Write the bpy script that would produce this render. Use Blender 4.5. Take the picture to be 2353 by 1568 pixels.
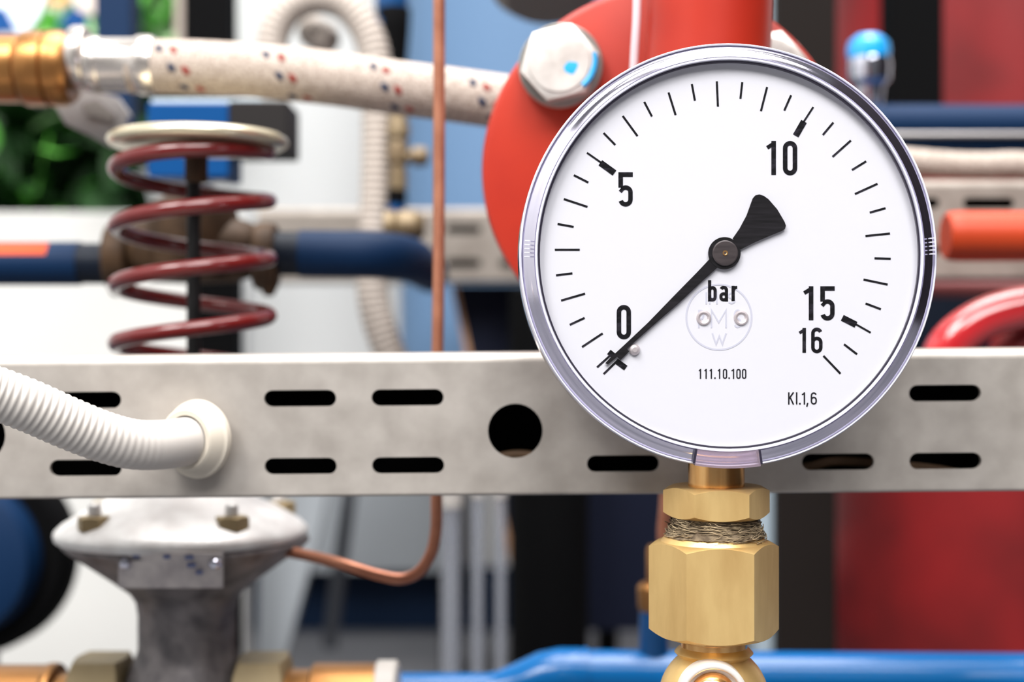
import bpy, math, random
from mathutils import Vector, Matrix

random.seed(7)
for o in list(bpy.data.objects):
    bpy.data.objects.remove(o)
C = bpy.context.scene.collection
SC = bpy.context.scene

# ------------------------------------------------------------------ camera, world, lights
# working unit: mm; x right, y away from the lens (0 = front of the gauge), z up from the lens axis
D0 = 327.0            # lens to gauge, mm
FPX = 3268.0          # focal length in pixels of the 2353-px wide frame
H0 = 214.0            # lens height above the rig platform, mm
CX, CY = 1176.5, 784.0

cd = bpy.data.cameras.new('camera')
cam = bpy.data.objects.new('camera', cd)
C.objects.link(cam)
cam.location = (0, -D0 * 0.001, H0 * 0.001)
cam.rotation_euler = (math.pi / 2, 0, 0)
cd.sensor_width = 36.0
cd.lens = 36.0 * FPX / 2353.0
cd.clip_start = 0.01
cd.clip_end = 50
cd.dof.use_dof = True
cd.dof.focus_distance = (D0 + 5.0) * 0.001
cd.dof.aperture_fstop = 7.4
SC.camera = cam

w = bpy.data.worlds.new('hall')
SC.world = w
w.use_nodes = True
w.node_tree.nodes['Background'].inputs[0].default_value = (0.95, 0.97, 1.0, 1)
w.node_tree.nodes['Background'].inputs[1].default_value = 0.16

def area(name, loc, target, size, power, col=(1, 1, 1), sy=None):
    l = bpy.data.lights.new(name, 'AREA')
    l.energy = power
    l.color = col
    l.size = size
    if sy:
        l.shape = 'RECTANGLE'
        l.size_y = sy
    o = bpy.data.objects.new(name, l)
    C.objects.link(o)
    o.location = loc
    d = Vector(target) - Vector(loc)
    o.rotation_euler = d.to_track_quat('-Z', 'Y').to_euler()
    return o

area('hall_lamp_key', (-0.8, -0.95, 1.75), (0.0, 0.05, 0.2), 0.8, 56, (1.0, 0.985, 0.96))
area('hall_lamp_overhead', (0.1, 0.25, 2.0), (0.0, 0.35, 0.2), 1.3, 78, (1.0, 0.98, 0.96))
area('hall_lamp_front', (0.3, -1.35, 1.8), (0.05, 0.1, 0.2), 1.1, 62, (1.0, 0.99, 0.98))

SC.view_settings.view_transform = 'Standard'
SC.view_settings.look = 'None'
SC.view_settings.gamma = 1
SC.view_settings.use_curve_mapping = False
SC.view_settings.exposure = 0.0

# ------------------------------------------------------------------ helpers
def k(d):
    return (D0 + d) / FPX

def P(px, py, d):
    """point at depth d (mm behind the gauge front) seen at pixel px, py"""
    s = k(d)
    return Vector(((px - CX) * s, d, (CY - py) * s))

def lin(c):
    out = []
    for v in c:
        v /= 255.0
        out.append(v / 12.92 if v <= 0.04045 else ((v + 0.055) / 1.055) ** 2.4)
    return (out[0], out[1], out[2], 1)

MATS = {}
def mat(name, rgb, rough=0.4, metal=0.0, rgb2=None, nscale=60, ndetail=4, contrast=(0.35, 0.65), bump=0.0, bscale=400, coat=0.0,
        stretch=None, spec=0.5, emit=0.0):
    m = bpy.data.materials.new(name)
    m.use_nodes = True
    nt = m.node_tree
    b = nt.nodes['Principled BSDF']
    b.inputs['Base Color'].default_value = lin(rgb)
    b.inputs['Roughness'].default_value = rough
    b.inputs['Metallic'].default_value = metal
    b.inputs['Specular IOR Level'].default_value = spec
    if coat:
        b.inputs['Coat Weight'].default_value = coat
        b.inputs['Coat Roughness'].default_value = 0.06
    tc = nt.nodes.new('ShaderNodeTexCoord')
    mp = nt.nodes.new('ShaderNodeMapping')
    nt.links.new(tc.outputs['Object'], mp.inputs['Vector'])
    if stretch:
        mp.inputs['Scale'].default_value = stretch
    if rgb2 is not None:
        n = nt.nodes.new('ShaderNodeTexNoise')
        n.inputs['Scale'].default_value = nscale
        n.inputs['Detail'].default_value = ndetail
        nt.links.new(mp.outputs[0], n.inputs['Vector'])
        r = nt.nodes.new('ShaderNodeValToRGB')
        r.color_ramp.elements[0].position = contrast[0]
        r.color_ramp.elements[1].position = contrast[1]
        r.color_ramp.elements[0].color = lin(rgb)
        r.color_ramp.elements[1].color = lin(rgb2)
        nt.links.new(n.outputs['Fac'], r.inputs[0])
        nt.links.new(r.outputs[0], b.inputs['Base Color'])
    if bump:
        n2 = nt.nodes.new('ShaderNodeTexNoise')
        n2.inputs['Scale'].default_value = bscale
        n2.inputs['Detail'].default_value = 3
        nt.links.new(mp.outputs[0], n2.inputs['Vector'])
        bp = nt.nodes.new('ShaderNodeBump')
        bp.inputs['Strength'].default_value = bump
        bp.inputs['Distance'].default_value = 0.0004
        nt.links.new(n2.outputs['Fac'], bp.inputs['Height'])
        nt.links.new(bp.outputs[0], b.inputs['Normal'])
    MATS[name] = m
    return m

def clear(name, tint, gloss_ior=1.45, rough=0.02, body=None, body_fac=0.0):
    """clear plastic or thin glass: see-through with a Fresnel gloss"""
    m = bpy.data.materials.new(name)
    m.use_nodes = True
    nt = m.node_tree
    nt.nodes.clear()
    out = nt.nodes.new('ShaderNodeOutputMaterial')
    tr = nt.nodes.new('ShaderNodeBsdfTransparent')
    tr.inputs[0].default_value = (*tint, 1)
    gl = nt.nodes.new('ShaderNodeBsdfGlossy')
    gl.inputs['Roughness'].default_value = rough
    # Schlick gloss, the same from both faces of the sheet
    f0 = ((gloss_ior - 1) / (gloss_ior + 1)) ** 2
    lw = nt.nodes.new('ShaderNodeLayerWeight')
    lw.inputs[0].default_value = 0.5
    pw = nt.nodes.new('ShaderNodeMath')
    pw.operation = 'POWER'
    nt.links.new(lw.outputs['Facing'], pw.inputs[0])
    pw.inputs[1].default_value = 5.0
    fr = nt.nodes.new('ShaderNodeMath')
    fr.operation = 'MULTIPLY_ADD'
    nt.links.new(pw.outputs[0], fr.inputs[0])
    fr.inputs[1].default_value = 1 - f0
    fr.inputs[2].default_value = f0
    mx = nt.nodes.new('ShaderNodeMixShader')
    nt.links.new(fr.outputs[0], mx.inputs[0])
    src = tr
    if body:
        df = nt.nodes.new('ShaderNodeBsdfDiffuse')
        df.inputs[0].default_value = lin(body)
        m2 = nt.nodes.new('ShaderNodeMixShader')
        m2.inputs[0].default_value = body_fac
        nt.links.new(tr.outputs[0], m2.inputs[1])
        nt.links.new(df.outputs[0], m2.inputs[2])
        src = m2
    nt.links.new(src.outputs[0], mx.inputs[1])
    nt.links.new(gl.outputs[0], mx.inputs[2])
    nt.links.new(mx.outputs[0], out.inputs[0])
    MATS[name] = m
    return m

class MB:
    def __init__(s):
        s.v = []
        s.f = []

    def add(s, vs, fs):
        n = len(s.v)
        s.v += [Vector(q) for q in vs]
        s.f += [tuple(i + n for i in t) for t in fs]
        return s

    def lathe(s, prof, org, axis, n=48, ref=None, sx=1.0, sy=1.0):
        a = Vector(axis).normalized()
        r0 = Vector(ref) if ref else (Vector((0, 0, 1)) if abs(a.z) < 0.9 else Vector((1, 0, 0)))
        u = (r0 - a * r0.dot(a)).normalized()
        vv = a.cross(u)
        org = Vector(org)
        vs, fs, rings = [], [], []
        for r, t in prof:
            if r < 1e-6:
                rings.append([len(vs)])
                vs.append(org + a * t)
            else:
                rings.append(list(range(len(vs), len(vs) + n)))
                for i in range(n):
                    th = 2 * math.pi * i / n
                    vs.append(org + a * t + u * (r * sy * math.cos(th)) + vv * (r * sx * math.sin(th)))
        for A, B in zip(rings, rings[1:]):
            for i in range(n):
                j = (i + 1) % n
                if len(A) == 1 and len(B) == 1:
                    break
                if len(A) == 1:
                    fs.append((A[0], B[j], B[i]))
                elif len(B) == 1:
                    fs.append((A[i], A[j], B[0]))
                else:
                    fs.append((A[i], A[j], B[j], B[i]))
        return s.add(vs, fs)

    def tube(s, pts, rad, n=16, caps=True, closed=False):
        pts = [Vector(p) for p in pts]
        m = len(pts)
        rs = rad if isinstance(rad, (list, tuple)) else [rad] * m
        T = []
        for i in range(m):
            if closed:
                t = pts[(i + 1) % m] - pts[i - 1]
            else:
                t = pts[min(i + 1, m - 1)] - pts[max(i - 1, 0)]
            T.append(t.normalized())
        r0 = Vector((0, 0, 1)) if abs(T[0].z) < 0.9 else Vector((1, 0, 0))
        u = (r0 - T[0] * r0.dot(T[0])).normalized()
        vs, fs = [], []
        for i in range(m):
            u = (u - T[i] * u.dot(T[i])).normalized()
            b = T[i].cross(u)
            for j in range(n):
                th = 2 * math.pi * j / n
                vs.append(pts[i] + (u * math.cos(th) + b * math.sin(th)) * rs[i])
        for i in range(m if closed else m - 1):
            i2 = (i + 1) % m
            for j in range(n):
                j2 = (j + 1) % n
                fs.append((i * n + j, i * n + j2, i2 * n + j2, i2 * n + j))
        if caps and not closed:
            fs.append(tuple(range(n - 1, -1, -1)))
            fs.append(tuple((m - 1) * n + j for j in range(n)))
        return s.add(vs, fs)

    def box(s, lo, hi, bev=0.0):
        x0, y0, z0 = lo
        x1, y1, z1 = hi
        if bev <= 0:
            vs = [(x0, y0, z0), (x1, y0, z0), (x1, y1, z0), (x0, y1, z0), (x0, y0, z1), (x1, y0, z1), (x1, y1, z1), (x0, y1, z1)]
            return s.add(vs, [(0, 3, 2, 1), (4, 5, 6, 7), (0, 1, 5, 4), (1, 2, 6, 5), (2, 3, 7, 6), (3, 0, 4, 7)])
        # rounded vertical section through x-z, chamfered towards the lens and away
        def ring(y, ins):
            r = bev
            out = []
            for cx, cz, a0 in ((x1 - r, z1 - r, 0), (x0 + r, z1 - r, 90), (x0 + r, z0 + r, 180), (x1 - r, z0 + r, 270)):
                for q in range(5):
                    th = math.radians(a0 + 22.5 * q)
                    out.append((cx + (r - ins) * math.cos(th), y, cz + (r - ins) * math.sin(th)))
            return out
        b2 = bev * 0.45
        R = [ring(y0, b2), ring(y0 + b2, 0), ring(y1 - b2, 0), ring(y1, b2)]
        vs = [q for rr in R for q in rr]
        n = 20
        fs = [tuple(range(n)), tuple(3 * n + j for j in range(n - 1, -1, -1))]
        for i in range(3):
            for j in range(n):
                j2 = (j + 1) % n
                fs.append((i * n + j, (i + 1) * n + j, (i + 1) * n + j2, i * n + j2))
        return s.add(vs, fs)

    def hexa(s, org, axis, R, h0, h1, ch0=True, ch1=True, delta=0.0, ref=None, rin=0.0):
        """hexagon prism with conically turned ends"""
        a = Vector(axis).normalized()
        r0 = Vector(ref) if ref else (Vector((0, -1, 0)) if abs(a.y) < 0.9 else Vector((0, 0, 1)))
        u = (r0 - a * r0.dot(a)).normalized()
        vv = a.cross(u)
        org = Vector(org)
        ap = R * math.cos(math.pi / 6)
        N = 72
        def rr(i):
            t = (2 * math.pi * i / N) % (math.pi / 3) - math.pi / 6
            return ap / math.cos(t)
        rc = ap * 0.985
        tn = math.tan(math.radians(30))
        rings = []
        def pt(i, r, h):
            th = 2 * math.pi * (i / N) + math.pi / 6 + delta + math.pi / 6 * 0
            return org + a * h + u * (r * math.cos(th)) + vv * (r * math.sin(th))
        rows = []
        rows.append([(rc, h0)] * N)
        rows.append([(rr(i), h0 + ((rr(i) - rc) * tn if ch0 else 0)) for i in range(N)])
        rows.append([(rr(i), h1 - ((rr(i) - rc) * tn if ch1 else 0)) for i in range(N)])
        rows.append([(rc, h1)] * N)
        vs = [pt(i, *row[i]) for row in rows for i in range(N)]
        fs = []
        for q in range(3):
            for i in range(N):
                j = (i + 1) % N
                fs.append((q * N + i, q * N + j, (q + 1) * N + j, (q + 1) * N + i))
        fs.append(tuple(range(N - 1, -1, -1)))
        fs.append(tuple(3 * N + i for i in range(N)))
        return s.add(vs, fs)

    def prism(s, poly, y0, y1):
        """poly: world-mm (x, z) outline, extruded along y"""
        n = len(poly)
        vs = [(x, y0, z) for x, z in poly] + [(x, y1, z) for x, z in poly]
        fs = [tuple(range(n)), tuple(2 * n - 1 - i for i in range(n))]
        for i in range(n):
            j = (i + 1) % n
            fs.append((i, n + i, n + j, j))
        return s.add(vs, fs)

    def ribbon(s, pts, wd, d, closed=False, th=0.06):
        """flat printed stroke on the plane y = d; pts in pixels, wd in pixels"""
        pts = [Vector((p[0], p[1])) for p in pts]
        m = len(pts)
        L, Rr = [], []
        for i in range(m):
            if closed:
                a = (pts[i] - pts[i - 1]).normalized()
                b = (pts[(i + 1) % m] - pts[i]).normalized()
            else:
                a = (pts[i] - pts[i - 1]).normalized() if i else (pts[1] - pts[0]).normalized()
                b = (pts[i + 1] - pts[i]).normalized() if i < m - 1 else a
            na = Vector((-a.y, a.x))
            nb = Vector((-b.y, b.x))
            nn = (na + nb)
            nn = nn.normalized() if nn.length > 1e-6 else na
            sc = 1.0 / max(0.35, nn.dot(na))
            L.append(pts[i] + nn * (wd / 2 * sc))
            Rr.append(pts[i] - nn * (wd / 2 * sc))
        vs = [P(q.x, q.y, d) for q in L] + [P(q.x, q.y, d) for q in Rr]
        vs += [v + Vector((0, th, 0)) for v in vs]
        fs = []
        for i in range(m if closed else m - 1):
            j = (i + 1) % m
            fs.append((i, j, m + j, m + i))
            fs.append((2 * m + i, i, j, 2 * m + j)[::-1])
            fs.append((m + i, m + j, 3 * m + j, 3 * m + i))
        if not closed:
            fs.append((0, m, 3 * m, 2 * m))
            fs.append((m - 1, 2 * m + m - 1, 3 * m + m - 1, m + m - 1))
        return s.add(vs, fs)

ORG = {}
def W(v):
    return Vector((v[0] * 0.001, v[1] * 0.001, (v[2] + H0) * 0.001))

def build(name, mb, m, parent=None, angle=32, smooth=True):
    vs = [W(v) for v in mb.v]
    lo = Vector((min(v.x for v in vs), min(v.y for v in vs), min(v.z for v in vs)))
    hi = Vector((max(v.x for v in vs), max(v.y for v in vs), max(v.z for v in vs)))
    o0 = (lo + hi) / 2
    if parent is None:
        o0.z = lo.z
    me = bpy.data.meshes.new(name)
    me.from_pydata([v - o0 for v in vs], [], mb.f)
    me.update()
    if smooth:
        me.shade_smooth()
        me.set_sharp_from_angle(angle=math.radians(angle))
    me.materials.append(MATS[m] if isinstance(m, str) else m)
    o = bpy.data.objects.new(name, me)
    C.objects.link(o)
    if parent is not None:
        o.parent = parent
        o.location = o0 - ORG[parent.name]
    else:
        o.location = o0
    ORG[o.name] = o0
    return o

def tag(o, label, cat=None, group=None, kind=None):
    o['label'] = label
    if cat:
        o['category'] = cat
    if group:
        o['group'] = group
    if kind:
        o['kind'] = kind
    return o

def thing(name, at, label, cat, group=None):
    o = bpy.data.objects.new(name, None)
    o.empty_display_size = 0.01
    C.objects.link(o)
    o.location = W(at)
    ORG[o.name] = W(at)
    return tag(o, label, cat, group, 'thing')

def one(name, mb, m, label, cat, group=None, angle=32):
    return tag(build(name, mb, m, None, angle), label, cat, group, 'thing')

def struct(name, mb, m, parent=None):
    o = build(name, mb, m, parent)
    if parent is None:
        o['kind'] = 'structure'
    return o

def spline(pts, per=8):
    pts = [Vector(p) for p in pts]
    out = []
    n = len(pts)
    for i in range(n - 1):
        p0, p1, p2, p3 = pts[max(i - 1, 0)], pts[i], pts[i + 1], pts[min(i + 2, n - 1)]
        for q in range(per):
            t = q / per
            out.append(0.5 * ((2 * p1) + (p2 - p0) * t + (2 * p0 - 5 * p1 + 4 * p2 - p3) * t * t + (3 * p1 - p0 - 3 * p2 + p3) * t ** 3))
    out.append(pts[-1])
    return out

# ------------------------------------------------------------------ materials
mat('wall_white', (188, 189, 189), 0.7, spec=0.2)
mat('panel_white', (192, 191, 188), 0.6, spec=0.2)
mat('panel_grey', (150, 155, 160), 0.6)
mat('floor_grey', (70, 72, 76), 0.6, rgb2=(84, 84, 88), nscale=9)
mat('navy_board', (8, 30, 56), 0.6, spec=0.2)
mat('added_wall_dark', (24, 21, 24), 0.9, spec=0.1)
mat('galvanised', (152, 145, 138), 0.45, 0.4, rgb2=(176, 169, 162), nscale=90, ndetail=6, contrast=(0.3, 0.7), bump=0.12, bscale=260)
mat('galvanised_far', (128, 119, 111), 0.5, 0.4, rgb2=(146, 138, 130), nscale=60)
mat('dial_white', (206, 205, 210), 0.6, spec=0.2)
mat('print_black', (9, 8, 12), 0.7, rgb2=(52, 48, 58), nscale=900, contrast=(0.5, 0.8), stretch=(0.35, 1, 1), spec=0.1)
mat('print_grey', (24, 22, 28), 0.7, spec=0.1)
mat('print_pale', (184, 184, 196), 0.6, spec=0.2)
mat('pointer_black', (9, 7, 9), 0.6, 0.0, rgb2=(30, 27, 31), nscale=700, stretch=(0.15, 1, 2.2), contrast=(0.35, 0.75), spec=0.15)
mat('pointer_cap', (56, 49, 50), 0.4, 0.3, rgb2=(74, 66, 66), nscale=500, stretch=(0.3, 1, 2))
mat('steel', (206, 196, 196), 0.4, 0.6)
mat('chrome', (210, 210, 222), 0.12, 1.0)
mat('bezel_band', (214, 210, 226), 0.14, 1.0)
mat('bezel_white', (204, 203, 218), 0.3, coat=0.4)
mat('bezel_line', (38, 34, 48), 0.3)
mat('case_dark', (70, 70, 76), 0.22, 0.9)
clear('window_clear', (0.985, 0.985, 0.99), 1.35)
clear('clip_clear', (0.86, 0.80, 0.86), 1.5, 0.05, (170, 152, 166), 0.35)
clear('glass_tube', (0.86, 0.88, 0.9), 1.5, 0.03, (190, 192, 200), 0.28)
mat('brass', (240, 204, 138), 0.42, 0.76, rgb2=(206, 164, 102), nscale=110, ndetail=7, stretch=(1, 1, 0.3), contrast=(0.35, 0.75), bump=0.08, bscale=600)
mat('brass_polished', (244, 194, 128), 0.22, 0.9, rgb2=(206, 150, 88), nscale=420, stretch=(1, 1, 0.04), contrast=(0.35, 0.65))
mat('brass_warm', (164, 116, 66), 0.34, 0.8, rgb2=(144, 98, 54), nscale=60)
mat('brass_old', (74, 54, 36), 0.6, 0.25, rgb2=(50, 34, 20), nscale=120, ndetail=5, spec=0.3)
mat('brass_olive', (120, 104, 78), 0.5, 0.4, rgb2=(98, 80, 56), nscale=50)
mat('hemp', (118, 102, 80), 0.9, rgb2=(76, 62, 46), nscale=500, bump=0.6, bscale=900)
mat('hemp_fibre', (150, 132, 104), 0.85, rgb2=(84, 68, 48), nscale=220, contrast=(0.4, 0.6))
mat('hose_white', (188, 182, 176), 0.45)
mat('collar_cream', (190, 181, 167), 0.45)
mat('hose_beige', (164, 153, 144), 0.6)
mat('braid', (176, 163, 153), 0.6, rgb2=(138, 124, 114), nscale=900, contrast=(0.4, 0.62), bump=0.7, bscale=900, spec=0.3)
mat('tracer_blue', (8, 32, 62), 0.7, spec=0.2)
mat('tracer_red', (124, 36, 30), 0.7, spec=0.2)
mat('ferrule', (200, 192, 186), 0.26, 0.85)
mat('zinc_yellow', (204, 194, 168), 0.28, 0.8)
mat('spring_red', (88, 13, 13), 0.3, coat=0.5, spec=0.3)
mat('rod_black', (12, 11, 12), 0.5, spec=0.25)
mat('black_plastic', (3, 3, 4), 0.8, spec=0.08)
mat('dark_brown', (26, 21, 19), 0.8, spec=0.12)
mat('alu_cast', (218, 216, 214), 0.4, 0.25, rgb2=(198, 194, 192), nscale=120, ndetail=6, bump=0.3, bscale=500)
mat('alu_dark', (84, 80, 82), 0.5, 0.4, rgb2=(124, 118, 118), nscale=160, ndetail=5, bump=0.5, bscale=260)
mat('plate_print', (196, 188, 184), 0.4, 0.2, rgb2=(166, 158, 158), nscale=180)
mat('plate_ink', (92, 102, 140), 0.6)
mat('copper', (176, 118, 92), 0.38, 0.6, rgb2=(150, 94, 72), nscale=90)
mat('copper_dark', (120, 66, 46), 0.36, 0.6)
mat('flange_red', (164, 42, 22), 0.42, coat=0.05, rgb2=(150, 34, 20), nscale=25, spec=0.3)
mat('tank_red', (124, 20, 22), 0.5, rgb2=(86, 15, 17), nscale=14, ndetail=2, spec=0.3)
mat('wheel_red', (184, 30, 36), 0.2, coat=1.0)
mat('pipe_blue', (0, 32, 64), 0.6, spec=0.18)
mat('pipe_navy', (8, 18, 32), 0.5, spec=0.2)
mat('pipe_bright', (0, 92, 156), 0.25, coat=0.2, spec=0.3)
mat('pipe_mid', (0, 60, 108), 0.35, coat=0.2, spec=0.3)
mat('tank_blue', (88, 115, 146), 0.6, spec=0.2)
mat('box_blue', (0, 62, 116), 0.5, spec=0.12)
mat('box_dark', (26, 23, 23), 0.6, spec=0.2)
mat('box_top', (176, 190, 200), 0.4)
mat('label_orange', (182, 70, 30), 0.55, spec=0.2)
mat('handle_orange', (168, 56, 24), 0.45, spec=0.25)
mat('knob_blue', (30, 150, 220), 0.25, coat=0.6)
mat('lever_grey', (164, 160, 160), 0.35, 0.6)
mat('grey_dark', (116, 110, 106), 0.5, 0.2)
mat('post_grey', (150, 164, 174), 0.5)
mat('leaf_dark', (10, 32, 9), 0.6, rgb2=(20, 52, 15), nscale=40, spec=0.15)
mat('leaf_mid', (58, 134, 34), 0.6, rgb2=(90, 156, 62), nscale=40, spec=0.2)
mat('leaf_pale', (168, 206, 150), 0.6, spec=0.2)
mat('pot_grey', (60, 60, 62), 0.6)
mat('board_white', (232, 240, 250), 0.5)
mat('board_blue', (0, 66, 126), 0.5, spec=0.2)
mat('board_orange', (240, 170, 100), 0.5)
mat('board_cream', (232, 214, 200), 0.6)
mat('maroon', (110, 48, 48), 0.5)
mat('washer_grey', (168, 164, 158), 0.3, 0.8)
mat('bolt_zinc', (218, 212, 206), 0.35, 0.3, rgb2=(190, 182, 176), nscale=130, bump=0.3, bscale=200)
mat('paint_blue', (30, 150, 206), 0.4)
mat('board_dark', (9, 14, 32), 0.6, spec=0.15)
mat('highlight_pale', (206, 182, 186), 0.35)
mat('ring_glint', (250, 244, 236), 0.3, 0.5)
mat('cable_tan', (168, 134, 104), 0.6)
mat('union_olive', (160, 142, 108), 0.5, 0.35, rgb2=(140, 120, 86), nscale=50)
mat('rod_grey', (58, 60, 66), 0.5, 0.2)
mat('wood_edge', (176, 132, 98), 0.6)

# ------------------------------------------------------------------ the setting
WD = 731.0     # back wall
mb = MB().box((-2200, -2600, -H0 - 20), (2200, WD + 40, -H0))
struct('floor', mb, 'floor_grey')
mb = MB().box((-2200, WD, -H0), (2200, WD + 40, 1300))
struct('wall_back', mb, 'wall_white')
mb = MB().box((-2200, WD - 6, -H0), (2200, WD, -H0 + 46))
struct('baseboard_back', mb, 'navy_board')
mb = MB().box((1000, -1500, -H0), (1030, 500, 1300))  # unseen dark wall, added so the gauge rim reflects dark on this side
struct('added_wall_right', mb, 'added_wall_dark')
mb = MB().box((-1230, -1500, -H0), (-1200, WD, 1300))  # unseen white wall, added for the bright side of the rim's reflection
struct('added_wall_left', mb, 'wall_white')

# ------------------------------------------------------------------ slotted rails
def slot_outline(cx, cz, L, h, n=8):
    r = h / 2
    out = []
    for i in range(n + 1):
        t = -math.pi / 2 + math.pi * i / n
        out.append((cx + L / 2 - r + r * math.cos(t), cz + r * math.sin(t)))
    for i in range(n + 1):
        t = math.pi / 2 + math.pi * i / n
        out.append((cx - L / 2 + r + r * math.cos(t), cz + r * math.sin(t)))
    return out

def circ(cx, cz, r, n=32):
    return [(cx + r * math.cos(2 * math.pi * i / n), cz + r * math.sin(2 * math.pi * i / n)) for i in range(n)]

def filled(outer, holes, th):
    """flat plate with holes: list of verts (x, y, z) and faces; y from 0 to th"""
    cu = bpy.data.curves.new('tmp', 'CURVE')
    cu.dimensions = '2D'
    cu.fill_mode = 'BOTH'
    cu.extrude = th / 2
    for ring in [outer] + holes:
        sp = cu.splines.new('POLY')
        sp.points.add(len(ring) - 1)
        for q, (x, z) in zip(sp.points, ring):
            q.co = (x, z, 0, 1)
        sp.use_cyclic_u = True
    ob = bpy.data.objects.new('tmp', cu)
    C.objects.link(ob)
    dg = bpy.context.evaluated_depsgraph_get()
    me = ob.evaluated_get(dg).to_mesh()
    vs = [(v.co.x, th / 2 - v.co.z, v.co.y) for v in me.vertices]
    fs = [tuple(p.vertices) for p in me.polygons]
    ob.evaluated_get(dg).to_mesh_clear()
    bpy.data.objects.remove(ob)
    bpy.data.curves.remove(cu)
    return vs, fs

def rail(name, x0, x1, zt, zb, d, r, rb, depth, holes, m, label, tilt=0.0):
    """channel lying along x: perforated web towards the lens, bent long edges, black strip at its back standing in for the shade inside"""
    t = 1.6
    mb = MB()
    vs, fs = filled([(x0, zb + rb), (x1, zb + rb), (x1, zt - r), (x0, zt - r)], holes, t)
    mb.add([(x, y + d, z) for x, y, z in vs], fs)
    def bend(R, z0, sg):
        out = [(d + R - R * math.cos(a), z0 - sg * R + sg * R * math.sin(a)) for a in [math.pi / 2 * i / 8 for i in range(9)]] + [(d + depth, z0)]
        q = max(R - t, 0.05)
        inn = [(d + R - q * math.cos(a), z0 - sg * R + sg * q * math.sin(a)) for a in [math.pi / 2 * i / 8 for i in range(9)]] + [(d + depth, z0 - sg * min(t, R))]
        return out + inn[::-1]
    for loop in (bend(r, zt, 1), bend(rb, zb, -1)):
        n = len(loop)
        vs = [(x, y, z) for x in (x0, x1) for y, z in loop]
        fs = [(q, (q + 1) % n, n + (q + 1) % n, n + q) for q in range(n)]
        fs += [tuple(range(n)), tuple(2 * n - 1 - q for q in range(n))]
        mb.add(vs, fs)
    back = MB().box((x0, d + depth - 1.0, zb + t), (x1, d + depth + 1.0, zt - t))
    c = Vector(((x0 + x1) / 2, d, (zt + zb) / 2))
    if tilt:
        M = Matrix.Rotation(-tilt, 3, 'Y')
        for b in (mb, back):
            b.v = [c + M @ (v - c) for v in b.v]
    th = thing(name, (c.x, d + depth / 2, zb), label, 'rail')
    build('channel', mb, m, th, angle=25)
    build('inner_shade_strip', back, 'black_plastic', th)  # added black strip, darkens the slots like the shade inside the channel
    return th

DB = 45.0
kb = k(DB)
tilt = math.atan2(19.0, 2353.0)
xc = (1176.5 - CX) * kb
hb = []
zc_up, zc_lo, zc_mid = (CY - 914) * kb, (CY - 1070) * kb, (CY - 993) * kb
for q in range(-3, 12):
    px = -51 + 247.0 * q
    X = (px - CX) * kb
    if (q % 5) in (0, 2):
        hb.append(circ(X, zc_mid, 63 * kb))
    else:
        hb.append(slot_outline(X, zc_up, 166 * kb, 38 * kb))
        hb.append(slot_outline(X, zc_lo, 166 * kb, 38 * kb))
rail('slotted_rail', (-960 - CX) * kb, (2800 - CX) * kb, (CY - 812) * kb, (CY - 1141) * kb, DB, 2.6, 0.9, 24, hb, 'galvanised',
     'broad galvanised slotted rail running across the picture behind the round dial gauge', tilt)

one('tan_cable', MB().tube(spline([P(1060, 1090, 58), P(1130, 1056, 58), P(1200, 1044, 58), P(1280, 1062, 58), P(1400, 1112, 58), P(1650, 1110, 58), P(1830, 1078, 58), P(1926, 1060, 58), P(2040, 1068, 58), P(2150, 1078, 58), P(2240, 1096, 58), P(2330, 1112, 58)], 8), 10 * k(58), 16), 'cable_tan',
    'tan cable lying inside the broad slotted rail, glimpsed through its holes', 'cable')

dl = 396.0
kl = k(dl)
hl = []
for q in range(-1, 2):
    X = (1065 + 124 * q - CX) * kl
    for py in (527, 605):
        hl.append(slot_outline(X, (CY - py) * kl, 82 * kl, 20 * kl))
rail('slotted_rail', (590 - CX) * kl, (1300 - CX) * kl, (CY - 478) * kl, (CY - 648) * kl, dl, 3.0, 1.0, 24, hl, 'galvanised_far',
     'small out-of-focus slotted rail behind the copper tube and red flange')
dr = 205.0
kr = k(dr)
hr = []
for q in range(-1, 3):
    X = (2272 + 172 * q - CX) * kr
    for py in (467, 575):
        hr.append(slot_outline(X, (CY - py) * kr, 118 * kr, 25 * kr))
rail('slotted_rail', (1960 - CX) * kr, (2760 - CX) * kr, (CY - 412) * kr, (CY - 640) * kr, dr, 3.0, 1.0, 24, hr, 'galvanised_far',
     'slotted rail behind the orange handle at the edge of the gauge')

# ------------------------------------------------------------------ pressure gauge
GX, GY = 1677.0, 585.0
gc = P(GX, GY, 0)
g = thing('pressure_gauge', P(1646, 1200, 14), 'round white dial pressure gauge with clear rim and black pointer, reading zero bar', 'gauge')
AX = (0, 1, 0)
def ring(prof, name, m, n=128):
    mb = MB().lathe(prof, gc, AX, n, sx=0.997, sy=1.012)
    return build(name, mb, m, g, angle=40)

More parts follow.
